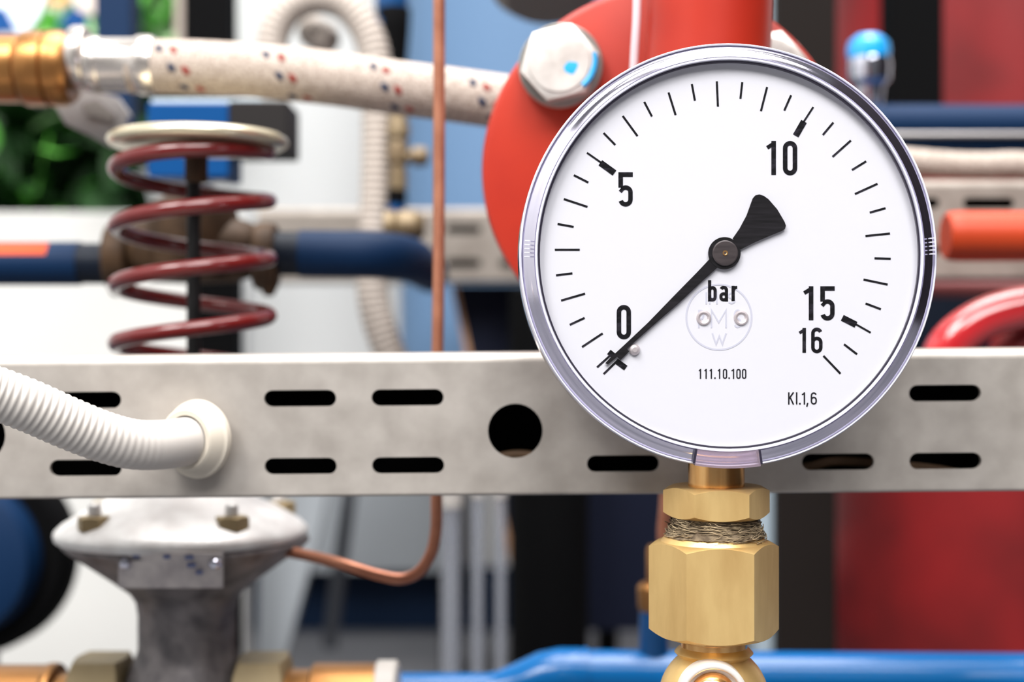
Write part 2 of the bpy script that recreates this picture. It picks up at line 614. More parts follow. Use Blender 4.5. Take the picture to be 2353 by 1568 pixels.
ring([(0, 34), (40, 34), (46.5, 32), (48.7, 28), (48.9, 12), (48.6, 8.6), (47.5, 7.6), (45.5, 7.6)], 'case', 'chrome')
ring([(48.4, 8.2), (48.6, 6.5), (48.6, 3.0), (48.5, 2.5), (48.3, 2.2), (48.05, 2.3), (47.95, 3.0), (47.9, 7.0)], 'rim', 'bezel_white')
ring([(48.05, 4.0), (48.0, 2.75), (47.9, 2.55), (47.3, 2.0), (46.85, 1.75), (46.5, 1.6), (46.2, 1.2), (45.6, 0.75), (45.15, 0.45), (45.0, 0.7), (44.95, 2.6)], 'bezel_band', 'bezel_band')
ring([(45.05, 1.5), (44.95, 0.55), (44.8, 0.3), (44.45, 0.35), (44.25, 0.8), (44.2, 1.8)], 'bezel_lip', 'bezel_white')
ring([(44.25, 1.0), (44.05, 0.75), (43.8, 0.8), (43.78, 1.6)], 'reflection_line', 'bezel_line')  # thin dark ring drawn for the reflection inside the window's edge
ring([(0, 0.75), (43.9, 0.75), (43.9, 1.15), (0, 1.15)], 'window', 'window_clear', 96)
DD = 2.6
dialc = P(1662, 582, DD)
mb = MB().lathe([(0, DD), (44.9, DD), (44.9, DD + 1), (0, DD + 1)], Vector((gc.x, 0, gc.z)), AX, 128, sx=0.997, sy=1.012)
dial = build('dial', mb, 'dial_white', g)
# inner wall between dial and window
ring([(43.9, 1.15), (44.1, 1.9), (44.3, DD)], 'dial_wall', 'bezel_white')

TP = DD - 0.07
ticks = [(1647.1,186.8,1649.7,244.8),(1589.8,193.2,1596.8,231.4),(1536.2,212.3,1552.4,264.3),(1480.4,234,1497.9,267.5),
 (1431,266.5,1464.8,312.7),(1387,305.7,1413.8,333.1),(1318.5,402.6,1351.9,419.5),(1295.5,457.5,1350,475.6),(1281.2,514.8,1318.1,521.5),
 (1274.8,574.2,1332.2,574.2),(1277.7,633,1315.2,628.3),(1289.3,691,1344.4,675),(1309.2,746.7,1343.4,730.8),(1337.4,797.8,1384.8,766.3),
 (1372,844.5,1408,812),(1387,860,1420,828),(1705.6,189,1701.4,227),(1762.7,199.9,1748.6,255.3),(1817.8,219,1802.2,254),
 (1915,281.5,1890.8,310.2),(1955.2,322.9,1913.1,360.5),(1990.3,370.7,1957.8,390.8),(2016.4,422.4,1964.5,446),(2034.9,478.5,1998.6,488.7),
 (2045.1,536.8,1988.7,542.6),(2009.5,593.8,2046.7,594.8),(1984.3,642.6,2039.7,654.2),(1989,697.6,2024.1,710.9),(1939.6,791.5,1969.4,814.4),
 (1892.1,818,1931.3,859.1)]
for x0, y0, x1, y1 in ticks:
    build('tick_mark', MB().ribbon([(x0, y0), (x1, y1)], 4.8, TP), 'print_black', dial, smooth=False)
for pts, ww in (([(1348.7,351),(1381,373.5)],4.2), ([(1379.5,374),(1412,397.5)],14.5), ([(1868.8,246),(1846,281)],4.2), ([(1847.5,279),(1828.5,312)],14.5),
                ([(2000.6,764.6),(1966,745)],4.2), ([(1935.5,730.5),(1967,746.5)],14.5), ([(1399,809),(1410,818)],13), ([(1416,830),(1438,846)],13)):
    build('tick_mark', MB().ribbon(pts, ww, TP - 0.02), 'print_black', dial, smooth=False)

def arc(cx, cy, rx, ry, a0, a1, n=10):
    return [(cx + rx * math.cos(math.radians(a0 + (a1 - a0) * i / n)), cy - ry * math.sin(math.radians(a0 + (a1 - a0) * i / n))) for i in range(n + 1)]

def glyph(ch, x0, y0, x1, y1, s):
    """strokes (points, width factor, closed) of one character in the pixel box, stroke width s"""
    h = s / 2
    l, r, t, b = x0 + h, x1 - h, y0 + h, y1 - h
    cx = (l + r) / 2
    rx = (r - l) / 2
    R = rx
    if ch == '0':
        return [(arc(cx, t + R, R, R, 0, 180) + arc(cx, b - R, R, R, 180, 360), 1, True)]
    if ch == '1':
        return [([(r, y0), (r, y1)], 1, False), ([(l - h, y0 + 0.20 * (y1 - y0)), (r, y0 + h * 1.15)], 0.85, False)]
    if ch == '5':
        m = y0 + 0.385 * (y1 - y0)
        return [([(x1, t), (l, t), (l, m + h * 0.9), (l + 0.6, m + h * 0.9)][:3], 1, False),
                ([(l - h * 0.2, m + h * 1.5)] + arc(cx, m + h + R * 0.9, R, R * 0.95, 150, 0, 10) + arc(cx, b - R, R, R, 0, -165, 12), 0.97, False)]
    if ch == '6':
        m = y0 + 0.40 * (y1 - y0)
        return [(arc(cx, m + R + h * 0.3, R, R, 0, 180) + arc(cx, b - R, R, R, 180, 360), 1, True),
                ([(l, m + R + h)] + arc(cx, t + R, R, R, 180, 20, 10), 1, False)]
    if ch == '.':
        return [([(cx, y1 - s * 1.2), (cx, y1)], 1.15, False)]
    if ch == ',':
        return [([(cx + s * 0.2, y1 - s * 1.2), (cx - s * 0.5, y1 + s * 1.6)], 1.0, False)]
    if ch == 'l':
        return [([(l, y0), (l, b - R * 0.8)] + arc(l + R * 1.6, b - R * 1.6, R * 1.6, R * 1.6, 180, 270, 5), 1, False)]
    if ch == 'K':
        return [([(l, y0), (l, y1)], 1, False), ([(r, y0), (l, (y0 + y1) / 2 + h), ], 1, False), ([(cx - R * 0.3, (y0 + y1) / 2 - h * 0.6), (r, y1)], 1, False)]
    if ch == 'b':
        m = y0 + 0.28 * (y1 - y0)
        return [([(l, y0), (l, y1)], 1, False), (arc(cx, m + R + h, R, R, 0, 180, 8) + arc(cx, b - R, R, R, 180, 360, 8), 1, True)]
    if ch == 'a':
        m = (t + b) / 2
        return [([(r, y1)] + arc(cx, t + R, R, R, 0, 155, 10), 1, False), (arc(cx, m + R * 0.8, R, R * 0.75, 0, 180, 8) + arc(cx, b - R * 0.8, R, R * 0.8, 180, 360, 8), 0.95, True)]
    if ch == 'r':
        return [([(l, y0), (l, y1)], 1, False), (arc(r, t + R * 1.9, R * 1.9, R * 1.9, 175, 85, 7), 1, False)]
    if ch == 'M':
        return [([(l, y1), (l, y0 + h), (cx, y0 + 0.7 * (y1 - y0)), (r, y0 + h), (r, y1)], 1, False)]
    if ch == 'W':
        return [([(l, y0), (l + (r - l) * 0.27, y1 - h), (cx, y0 + 0.25 * (y1 - y0)), (r - (r - l) * 0.27, y1 - h), (r, y0)], 1, False)]
    if ch == 'I':
        return [([(cx, y0), (cx, y1)], 1, False)]
    if ch == 'P':
        m = y0 + 0.5 * (y1 - y0)
        return [([(l, y1), (l, t)] + arc(r - R * 0.7, (t + m) / 2, R * 0.7, (m - t) / 2, 90, -90, 8) + [(l, m)], 1, False)]
    if ch == 'S':
        m = (y0 + y1) / 2
        q1 = (m - t) / 2
        q2 = (b - m) / 2
        return [(arc(cx, t + q1, R, q1, 30, 270, 12) + arc(cx, b - q2, R, q2, 90, -150, 12)[1:], 1, False)]
    return []

def word(name, chars, s, m, parent, label=None):
    mb = MB()
    for ch, x0, y0, x1, y1 in chars:
        for q, (pts, f, cl) in enumerate(glyph(ch, x0, y0, x1, y1, s)):
            mb.ribbon(pts, s * f, TP - 0.003 * q, cl)
    o = build(name, mb, m, parent, smooth=False)
    if label:
        o['label'] = label
    return o

word('numeral', [('0', 1417, 701, 1450, 780)], 10.5, 'print_black', dial, 'black numeral 0')
word('numeral', [('5', 1421, 396, 1454, 475)], 10.5, 'print_black', dial, 'black numeral 5')
word('numeral', [('1', 1763, 324, 1783, 402), ('0', 1799, 324, 1832, 403)], 10.5, 'print_black', dial, 'black numeral 10')
word('numeral', [('1', 1848, 658, 1869, 736), ('5', 1885, 658, 1918, 737)], 10.5, 'print_black', dial, 'black numeral 15')
word('numeral', [('1', 1837, 754, 1852, 811), ('6', 1864, 753, 1890, 812)], 8, 'print_black', dial, 'smaller black numeral 16')
word('unit_lettering', [('b', 1627, 644, 1647, 693), ('a', 1653, 657, 1673, 693), ('r', 1681, 657, 1697, 692)], 7.4, 'print_black', dial, 'lettering bar')
word('type_lettering', [('1', 1606, 848, 1611, 871), ('1', 1619, 848, 1624, 871), ('1', 1631, 848, 1636, 871), ('.', 1641, 848, 1645, 871),
     ('1', 1650, 848, 1655, 871), ('0', 1661, 848, 1671, 871), ('.', 1673, 848, 1678, 871), ('1', 1681, 848, 1687, 871),
     ('0', 1692, 848, 1702, 871), ('0', 1705, 848, 1715, 871)], 2.8, 'print_grey', dial, 'fine lettering 111.10.100')
word('class_lettering', [('K', 1811, 902, 1825, 930), ('l', 1829, 902, 1834, 930), ('.', 1836, 902, 1840, 930), ('1', 1843, 902, 1850, 930),
     (',', 1853, 902, 1858, 930), ('6', 1863, 902, 1877, 930)], 3.2, 'print_grey', dial, 'fine lettering Kl.1,6')
mb = MB().ribbon([(1652 + 75 * math.cos(2 * math.pi * i / 64), 729 + 75 * math.sin(2 * math.pi * i / 64)) for i in range(64)], 4.0, TP + 0.01, True)
for ch, x0, y0, x1, y1 in (('I', 1620, 672, 1626, 699), ('M', 1629, 672, 1649, 699), ('S', 1672, 672, 1690, 699), ('P', 1604, 712, 1618, 754),
                           ('M', 1633, 711, 1670, 754), ('S', 1686, 711, 1704, 754), ('W', 1635, 766, 1670, 793)):
    for q, (pts, f, cl) in enumerate(glyph(ch, x0, y0, x1, y1, 3.6)):
        mb.ribbon(pts, 3.6, TP + 0.012, cl)
e = build('emblem', mb, 'print_pale', dial, smooth=False)
e['label'] = 'pale ringed emblem under the unit lettering'
for px in (1617, 1703):
    mb = MB().lathe([(0, 0.3), (0.55, 0.25), (1.0, -0.1), (1.3, -0.35), (1.6, -0.3), (1.75, 0.05)], P(px, 731, DD - 0.05), AX, 32)
    build('screw', mb, 'steel', dial)
mb = MB().lathe([(0, -1.2), (0.55, -1.2), (0.62, -1.1), (0.85, -1.0), (1.05, -0.8), (1.25, -0.5), (1.3, 0.0)], P(1458, 804, DD), AX, 32)
build('stop_pin', mb, 'steel', dial)

# pointer
PD = 1.85
fan = [(1703, 573), (1737, 556), (1772, 541), (1797, 531), (1804, 526), (1806, 519), (1803, 510), (1786, 481), (1766, 458), (1755, 450),
       (1745, 447), (1736, 449), (1730, 456), (1716, 495), (1700, 525), (1684, 548)]
hub = [(1665 + 37 * math.cos(math.radians(a)), 582 + 37 * math.sin(math.radians(a))) for a in range(0, 360, 8)]
needle = [(1391, 835), (1397, 838), (1436, 806), (1500, 749), (1560, 697), (1612, 648), (1651, 613), (1636, 590), (1600, 628), (1550, 679), (1490, 741), (1436, 792), (1400, 825)]
def poly(pts, d, th):
    q = [P(x, y, d) for x, y in pts]
    if sum((a.x * b.z - b.x * a.z) for a, b in zip(q, q[1:] + q[:1])) < 0:
        q = q[::-1]
    return MB().prism([(v.x, v.z) for v in q], d, d + th)
mb = poly(needle, PD + 0.02, 0.45)
m2 = poly(fan, PD + 0.02, 0.45)
mb.add(m2.v, m2.f)
m2 = poly([(1436, 796), (1446, 808), (1426, 828), (1414, 816)], PD + 0.05, 0.4)
mb.add(m2.v, m2.f)
m2 = poly(hub, PD - 0.05, 0.6)
mb.add(m2.v, m2.f)
ptr = build('pointer', mb, 'pointer_black', g, smooth=False)
mb = MB().lathe([(0, -0.45), (2.7, -0.45), (2.95, -0.35), (3.0, 0.1)], P(1666, 582, PD), AX, 40)
build('pointer_cap', mb, 'pointer_cap', ptr, angle=12)
mb = MB().lathe([(0, -0.35), (0.22, -0.4), (0.4, -0.55), (0.62, -0.55), (0.66, -0.3)], P(1666, 582, PD), AX, 24)
build('pivot', mb, 'brass_polished', ptr)
# clip notch in the clear rim at the bottom
def sector(a0, a1, r0, r1, y0, y1, n=10):
    mb = MB()
    vs, fs = [], []
    for i in range(n + 1):
        a = math.radians(a0 + (a1 - a0) * i / n)
        for r in (r0, r1):
            for y in (y0, y1):
                vs.append(Vector((gc.x + r * 0.997 * math.sin(a), y, gc.z - r * 1.012 * math.cos(a))))
    for i in range(n):
        b = 4 * i
        fs += [(b, b + 4, b + 6, b + 2), (b + 1, b + 3, b + 7, b + 5), (b, b + 1, b + 5, b + 4), (b + 2, b + 6, b + 7, b + 3)]
    fs += [(0, 2, 3, 1), (4 * n, 4 * n + 1, 4 * n + 3, 4 * n + 2)]
    return mb.add(vs, fs)
build('window_clip', sector(-9.6, 8.4, 44.9, 48.6, -0.35, 5.0), 'clip_clear', g)
for a in (-9.9, 8.7):
    build('clip_edge', sector(a - 0.35, a + 0.35, 45.0, 48.2, -0.3, 4.0, 2), 'bezel_line', g)
for a0 in (90.0, 266.0):
    for i in range(5):
        build('rim_notch', sector(a0 + 1.1 * i, a0 + 1.1 * i + 0.28, 46.2, 47.4, -0.15, 1.0, 1), 'bezel_white', g)

# brass stem and lock hexagon of the gauge
DS = 14.0
def col(px, py, d=DS):
    return P(px, py, d)
ks = k(DS)
def zz(py, d=DS):
    return (CY - py) * k(d)
sx = (1646 - CX) * ks
mb = MB().lathe([(0, zz(1020)), (6.7, zz(1020)), (6.75, zz(1134, 7)), (0, zz(1134, 7))], (sx, DS, 0), (0, 0, 1), 64)
build('stem', mb, 'brass_polished', g)
mb = MB().hexa((sx, DS, 0), (0, 0, 1), 122 * ks, zz(1201, 3), zz(1128, 3), delta=math.radians(-1.6))
build('stem_hexagon', mb, 'brass', g)
mb = MB().lathe([(0, zz(1198, 4)), (9.4, zz(1198, 4)), (9.3, zz(1250, 4)), (0, zz(1250, 4))], (sx, DS, 0), (0, 0, 1), 40)
build('threaded_shank', mb, 'brass_old', g)

# ------------------------------------------------------------------ brass coupling with hemp
cx2 = (1640 - CX) * ks
cp = thing('brass_coupling', (cx2, DS, zz(1500)), 'thick hexagonal brass coupling with frayed hemp round its top, under the gauge', 'coupling')
mb = MB().hexa((cx2, DS, 0), (0, 0, 1), 149 * ks, zz(1486, 0.5), zz(1262, 0.5), delta=math.radians(-1.6))
build('hexagon_body', mb, 'brass', cp)
mb = MB().lathe([(12.9, zz(1268, .5)), (12.7, zz(1262, .5)), (11.4, zz(1244, 3)), (10.4, zz(1234, 3)), (9.5, zz(1232, 3))], (cx2, DS, 0), (0, 0, 1), 64)
build('shoulder', mb, 'brass', cp)
mb = MB().lathe([(0, zz(1478, 6)), (8.5, zz(1478, 6)), (8.5, zz(1488, 6)), (8.0, zz(1490, 6)), (8.0, zz(1504, 6)), (0, zz(1504, 6))], (cx2, DS, 0), (0, 0, 1), 64)
build('collar', mb, 'brass_polished', cp)
hp = [(9.6, zz(1194, 3)), (10.3, zz(1202, 3)), (10.1, zz(1210, 3)), (10.4, zz(1220, 3)), (11.2, zz(1232, 3)), (12.0, zz(1246, 2)), (10, zz(1256, 2))]
mb = MB().lathe(hp, (sx - 0.3, DS, 0), (0, 0, 1), 64)
for v in mb.v:
    v += Vector((random.uniform(-.25, .25), random.uniform(-.25, .25), random.uniform(-.15, .15)))
hw = build('hemp_wrap', mb, 'hemp', cp)
mb = MB()
for i in range(260):
    t = random.random()
    z = zz(1196, 3) + (zz(1250, 2) - zz(1196, 3)) * t
    rb = 10.35 + 2.4 * max(0, t - 0.3) + random.uniform(-0.1, 0.35)
    a0 = random.uniform(-math.pi, math.pi)
    ln = random.uniform(0.25, 1.1)
    sl = random.gauss(0, 1.5)
    wob = random.uniform(0, 6)
    pts = []
    for q in range(6):
        a = a0 + ln * q / 5
        rr = rb + 0.18 * math.sin(wob + q) + (random.uniform(0, 0.9) if q == 5 and random.random() < .25 else 0)
        pts.append(Vector((sx - 0.3 + rr * math.sin(a), DS - rr * math.cos(a), z + sl * (q / 5 - .5) + 0.2 * math.sin(wob + 1.7 * q))))
    mb.tube(pts, random.uniform(0.05, 0.13), 4)
hf = build('hemp_fibres', mb, 'hemp_fibre', cp)
hf['kind'] = 'stuff'

bv = thing('brass_valve', (cx2, DS, zz(1760)), 'rounded brass valve body with bright ring port at the bottom of the picture', 'valve')
zv = zz(1607)
Rb = 13.2
prof = [(0, Rb)] + [(Rb * math.sin(math.radians(a)), Rb * math.cos(math.radians(a))) for a in range(12, 170, 8)] + [(0, -Rb)]
mb = MB().lathe(prof, (cx2, DS, zv), (0, 0, 1), 64)
build('ball_body', mb, 'brass', bv)
mb = MB().lathe([(8.0, zz(1502, 6)), (8.3, zz(1505, 6)), (8.8, zz(1509, 6)), (9.4, zz(1516, 6)), (8, zz(1530, 6))], (cx2, DS, 0), (0, 0, 1), 64)
build('neck', mb, 'brass', bv)
mb = MB().lathe([(8.1, -8.0), (8.1, -12.6)] + [(7.3 + 0.8 * math.cos(math.radians(q)), -12.6 - 0.8 * math.sin(math.radians(q))) for q in range(15, 166, 15)] + [(6.5, -12.6), (6.4, -11.6), (0, -11.4)], ((1641 - CX) * k(0), DS, zz(1606, 0.5)), (0, 1, 0), 64)
build('port_ring', mb, 'ring_glint', bv)  # near-white colour paints the lamp glint on this brass ring
mb = MB().lathe([(0, -14.6), (4.0, -14.6), (4.6, -14.2), (5.6, -12.6), (5.6, -11.5)], ((1641 - CX) * k(0), DS, zz(1606, 0.5)), (0, 1, 0), 48)
build('port_plug', mb, 'brass_polished', bv)

# ------------------------------------------------------------------ white corrugated hose with collar, in front of the rail
ctrl = [P(-160, 852, -8), P(-60, 886, 2), P(60, 930, 9), P(160, 974, 15), P(240, 1005, 20), P(310, 1022, 25), P(380, 1022, 31), P(432, 1014, 39), P(470, 1006, 52)]
path = spline(ctrl, 40)
L = [0]
for a, b in zip(path, path[1:]):
    L.append(L[-1] + (b - a).length)
tot = L[-1]
pts, rad = [], []
def at_len(s):
    for i in range(len(L) - 1):
        if L[i + 1] >= s:
            return path[i].lerp(path[i + 1], (s - L[i]) / max(1e-6, L[i + 1] - L[i]))
    return path[-1]
s = 0.0
while s < tot:
    pts.append(at_len(s))
    fade = min(1.0, max(0.0, (tot - 24 - s) / 22))
    rad.append(6.2 + 0.13 * fade * math.cos(2 * math.pi * s / 1.75))
    s += 0.22
one('corrugated_hose', MB().tube(pts, rad, 40), 'hose_white', 'white corrugated plastic hose curving into the front of the broad rail', 'hose', angle=60)
cn = P(448, 1010, 41)
axc = Vector((-0.42, -0.9, 0.02))
mb = MB().lathe([(6.3, 4.0), (7.6, 4.2), (8.3, 3.6), (9.3, 0.6), (9.6, 0.2), (10.1, -0.2), (10.3, -1.2), (9.9, -2.2), (6.3, -2.4)], cn, axc, 64)
one('hose_collar', mb, 'collar_cream', 'cream plastic collar where the corrugated hose enters the broad rail', 'collar', angle=40)

# ------------------------------------------------------------------ spring regulator
DV = 118.0
kv = k(DV)
def vx(px):
    return (px - CX) * kv
def vz(py):
    return (CY - py) * kv
ax = vx(444)
rg = thing('spring_regulator', (ax, DV, vz(1700)), 'pressure regulator with dark red coil spring above a grey cast diaphragm housing', 'regulator')
# spring
hx = []
Rm = 173 * kv
top, bot, pitch = 345.0, 930.0, 133.0
ph = 0.0
y = 352.0
a = 0.0
while y < bot:
    # angle 0 = +x (right), runs right -> front?  descending: front strand from right to left
    hx.append(Vector((ax + Rm * math.cos(a), DV - Rm * math.sin(a), vz(y))))
    da = math.radians(7.5)
    step = pitch * (7.5 / 360)
    if a < math.pi * 1.0:
        step *= 0.35 + 0.65 * a / math.pi
    y += step
    a += da
build('coil_spring', MB().tube(hx, 2.45, 18), 'spring_red', rg, angle=60)
mb = MB().lathe([(0, vz(345)), (20, vz(345)), (26.2, vz(340)), (27.6, vz(333)), (28.0, vz(325)), (27.4, vz(316)), (25.5, vz(308)), (12, vz(303)), (0, vz(302))], (vx(456), DV, 0), (0, 0, 1), 72)
build('spring_plate', mb, 'zinc_yellow', rg, angle=50)
build('rod', MB().lathe([(0, vz(360)), (2.15, vz(360)), (2.15, vz(1160)), (0, vz(1160))], (vx(445), DV, 0), (0, 0, 1), 24), 'rod_black', rg)
build('rod_sleeve', MB().lathe([(0, vz(340)), (3.6, vz(340)), (3.6, vz(412)), (3.1, vz(420)), (0, vz(420))], (vx(451), DV, 0), (0, 0, 1), 24), 'brass_old', rg)
# diaphragm housing
hxx = vx(420)
mb = MB().lathe([(0, vz(1120)), (20, vz(1122)), (24, vz(1150)), (29, vz(1166)), (36.6, vz(1200)), (38.6, vz(1214)), (38.9, vz(1222)), (38.6, vz(1232)), (37.8, vz(1236)), (30, vz(1236))],
                (hxx, DV, 0), (0, 0, 1), 80)
build('housing_cover', mb, 'alu_cast', rg)
mb = MB().lathe([(30, vz(1236)), (37.6, vz(1236)), (38.0, vz(1244)), (36.5, vz(1256)), (30, vz(1290)), (22.5, vz(1330)), (17.5, vz(1358)), (15.6, vz(1380)), (15, vz(1410)), (15, vz(1490)),
                 (16.6, vz(1520)), (19, vz(1560)), (19, vz(1700)), (0, vz(1700))], (vx(430), DV, 0), (0, 0, 1), 80)
build('housing_body', mb, 'alu_dark', rg)
for an in (-22, 22, 118, 158, 202, 242):
    t = math.radians(an)
    c = Vector((hxx + 31.5 * math.sin(t), DV - 31.5 * math.cos(t), vz(1196)))
    if an in (-22, 22):
        c = Vector((hxx + (-20.5 if an < 0 else 20) * 1.0, DV - 24, vz(1196)))
    mb = MB().hexa(c, (0, 0, 1), 5.2, 0, 4.2)
    b = build('bolt', mb, 'union_olive', rg)
    build('stud', MB().lathe([(2.0, 4.4), (2.0, 7.5), (1.6, 8.0), (0, 8.0)], c, (0, 0, 1), 16), 'alu_cast', b)
# name plate on the cone, riveted
def cone_pt(px, py, off=0.35):
    # plate stands on the front of the cone
    return P(px, py, DV - 27.5 - off - (py - 1300) * -0.06)
vs = []
nx = 8
for py in (1272, 1352):
    for i in range(nx + 1):
        px = 272 + 240 * i / nx
        bow = 3.4 * (((i / nx) - 0.5) * 2) ** 2
        q = P(px, py, DV - 39.2 + bow + (3 if py > 1300 else 0))
        vs.append(q)
mb = MB()
n1 = nx + 1
full = vs + [v + Vector((0, 1.0, 0)) for v in vs]
fs = []
for i in range(nx):
    fs.append((i, n1 + i, n1 + i + 1, i + 1))
    fs.append((2 * n1 + i, 2 * n1 + i + 1, 3 * n1 + i + 1, 3 * n1 + i))
    fs.append((i, i + 1, 2 * n1 + i + 1, 2 * n1 + i))
    fs.append((n1 + i, 3 * n1 + i, 3 * n1 + i + 1, n1 + i + 1))
mb.add(full, fs)
boss = MB().box((P(285, 1300, DV - 30).x, DV - 31, P(0, 1349, DV - 33).z), (P(498, 1300, DV - 30).x, DV - 14, P(0, 1276, DV - 33).z), 1.0)
build('plate_boss', boss, 'alu_dark', rg)
npz = build('name_plate', mb, 'plate_print', rg)
for px, py, wd in ((305, 1278, 16), (375, 1280, 16), (425, 1282, 20), (430, 1300, 20), (450, 1316, 16)):
    d = DV - 39.6 + 0.62 * 2 * (abs(px - 392) / 120) ** 2 * 2.7 + (py - 1272) * 3 / 80
    mb = MB().ribbon([(px, py), (px + wd, py)], 10, d - 0.25)
    build('print_mark', mb, 'plate_ink', npz, smooth=False)
for px in (288, 493):
    mb = MB().lathe([(1.9, 0.6), (1.7, -0.4), (1.1, -1.2), (0, -1.5)], P(px, 1296, DV - 36.4), (0, 1, 0), 20)
    build('rivet', mb, 'chrome', npz)

# line through the regulator foot (brass unions), at the bottom edge
def union(px0, px1, py, R, m, label, hexed, d=DV, lip=None):
    kk = k(d)
    x0, x1 = (px0 - CX) * kk, (px1 - CX) * kk
    c = Vector((0, d, (CY - py) * kk))
    mb = MB()
    if hexed:
        mb.hexa(c, (1, 0, 0), R * kk, x0, x1, delta=math.radians(30))
    else:
        mb.lathe([(0, x0), (R * kk * .93, x0), (R * kk, x0 + .8), (R * kk, x1 - .8), (R * kk * .93, x1), (0, x1)], c, (1, 0, 0), 48)
        if lip:
            mb.lathe([(R * kk * lip, x1 - 3.5), (R * kk * lip * 1.02, x1 - 2.6), (R * kk * lip * 1.02, x1 - 1), (R * kk * lip, x1 - .2), (R * kk * .9, x1)], c, (1, 0, 0), 48)
    return one('union_nut', mb, m, label, 'fitting')
union(-80, 132, 1640, 110, 'brass_warm', 'smooth brass sleeve cut off at the lower corner of the frame', False, lip=1.02)
union(130, 182, 1645, 96, 'brass_warm', 'narrow brass spigot beside the olive hexagon nut', False)
union(176, 292, 1625, 132, 'union_olive', 'olive brass hexagon nut beside the grey regulator foot', True)
union(548, 662, 1625, 132, 'union_olive', 'pale brass hexagon nut glinting below the slanted white leg', True)
union(655, 722, 1645, 106, 'brass_warm', 'short brass spigot between two brass nuts at the bottom edge', False)
union(715, 878, 1640, 114, 'brass_warm', 'reddish brass sleeve next to the bright blue pipe', False)
union(862, 915, 1628, 108, 'hose_white', 'white plastic end ring between brass sleeve and blue pipe', False)

# ------------------------------------------------------------------ copper tubes
DCu = 92.0
path = spline([P(1009, -220, DCu), P(1009, 200, DCu), P(1008, 600, DCu), P(1004, 900, DCu), P(1003, 1130, DCu)] , 6)
path += spline([P(1003, 1160, DCu), P(1002, 1215, DCu), P(992, 1268, DCu), P(965, 1312, DCu), P(925, 1330, DCu), P(870, 1322, DCu), P(790, 1298, DCu + 2), P(720, 1280, DCu + 8), P(650, 1266, DCu + 16)], 8)
one('copper_tube', MB().tube(path, 1.75, 16), 'copper', 'thin copper tube running down past the braided hose and bending below the rail', 'tube', angle=60)
path = spline([P(1538, 1000, 130), P(1532, 1150, 130), P(1526, 1230, 130), P(1535, 1300, 130), P(1580, 1360, 130)], 8)
one('copper_tube', MB().tube(path, 2.3, 16), 'copper', 'short copper tube half hidden behind the brass coupling', 'tube', angle=60)

# ------------------------------------------------------------------ red flange
DF = 85.0
kf = k(DF)
fc = P(1522, 388, DF)
fl = thing('red_flange', fc + Vector((0, 0, -53)), 'bright red bolted flange with rising neck behind the gauge', 'flange')
Rf = 420 * kf
mb = MB().lathe([(0, 0.0), (Rf - 2.2, 0.0), (Rf - 0.7, 0.6), (Rf, 2.2), (Rf, 10.5), (Rf - 1.5, 12), (0, 12)], fc, (0.10, 1, 0.02), 128)
build('flange_disc', mb, 'flange_red', fl)
nk = spline([fc + Vector((7.5, 10, -14)), fc + Vector((8, -8, -8)), fc + Vector((9, -20, 14)), fc + Vector((10.5, -22, 36)), fc + Vector((11, -22, 70)), fc + Vector((11, -22, 110))], 8)
build('neck', MB().tube(nk, [19.5] * 8 + [18.5] * 8 + [17.0] * 25, 48), 'flange_red', fl, angle=60)
build('neck_highlight', MB().tube(spline([P(1452, 230, DF - 20), P(1458, 120, DF - 22), P(1463, 30, DF - 23), P(1466, -120, DF - 23)], 6), 1.15, 12), 'highlight_pale', fl)  # pale strip painted as the highlight along the neck's edge
for px, py in ((1289, 152), (1762, 168)):
    q = P(px, py, DF - 1.0) 
    w_ = MB().lathe([(12.2, 0.9), (12.3, -0.3), (11.9, -0.9), (0, -0.9)], q, (0.10, 1, 0.02), 48)
    w_ = build('washer', w_, 'washer_grey', fl)
    mb = MB().hexa(q, (-0.10, -1, -0.02), 11.4, 0.6, 7.8, ch0=False, delta=math.radians(12))
    mb.lathe([(8.9, 7.7), (8.6, 8.3), (7.4, 8.45), (0, 8.2)], q, (-0.10, -1, -0.02), 40)
    bh = build('bolt_head', mb, 'bolt_zinc', fl)
    if px < 1500:
        mb = MB().lathe([(0, 8.8), (1.8, 8.8), (2.9, 8.7), (3.1, 8.1)], q + Vector((4.6, 0, -2.3)), (-0.10, -1, -0.02), 10, sx=1.15, sy=0.9)
        build('paint_dab', mb, 'paint_blue', bh)
        mb = MB().tube([q + Vector((9.2 * math.cos(t), -7.9, 9.2 * math.sin(t))) for t in [math.radians(-50 + 8 * i) for i in range(9)]], 1.0, 8)
        build('paint_dab', mb, 'paint_blue', bh)

# ------------------------------------------------------------------ braided hose and its brass connector
DH = 140.0
kh = k(DH)
hp = [P(300, 153, DH), P(360, 153, DH), P(450, 155, DH), P(580, 162, DH), P(700, 173, DH), P(800, 185, DH), P(900, 200, DH), P(1010, 214, DH), P(1120, 229, DH), P(1260, 248, DH)]
hpath = spline(hp, 10)
bh_ = thing('braided_hose', P(300, 215, DH), 'white braided hose with red and blue tracer threads crossing towards the red flange', 'hose')
build('hose_jacket', MB().tube(hpath, 62 * kh, 40), 'braid', bh_, angle=60)
def on_hose(px, py):
    best = min(hpath, key=lambda v: abs((v.x / kh + CX) - px))
    i = hpath.index(best)
    t = (hpath[min(i + 1, len(hpath) - 1)] - hpath[max(i - 1, 0)]).normalized()
    dz = (CY - py) * kh - best.z
    r = 62 * kh
    dz = max(-r * 0.97, min(r * 0.97, dz * 0.97))
    nrm = Vector((0, -math.sqrt(1 - (dz / r) ** 2), dz / r))
    x = (px - CX) * kh
    return Vector((x, DH, best.z + (x - best.x) * t.z / max(t.x, .1))) + nrm * r, nrm
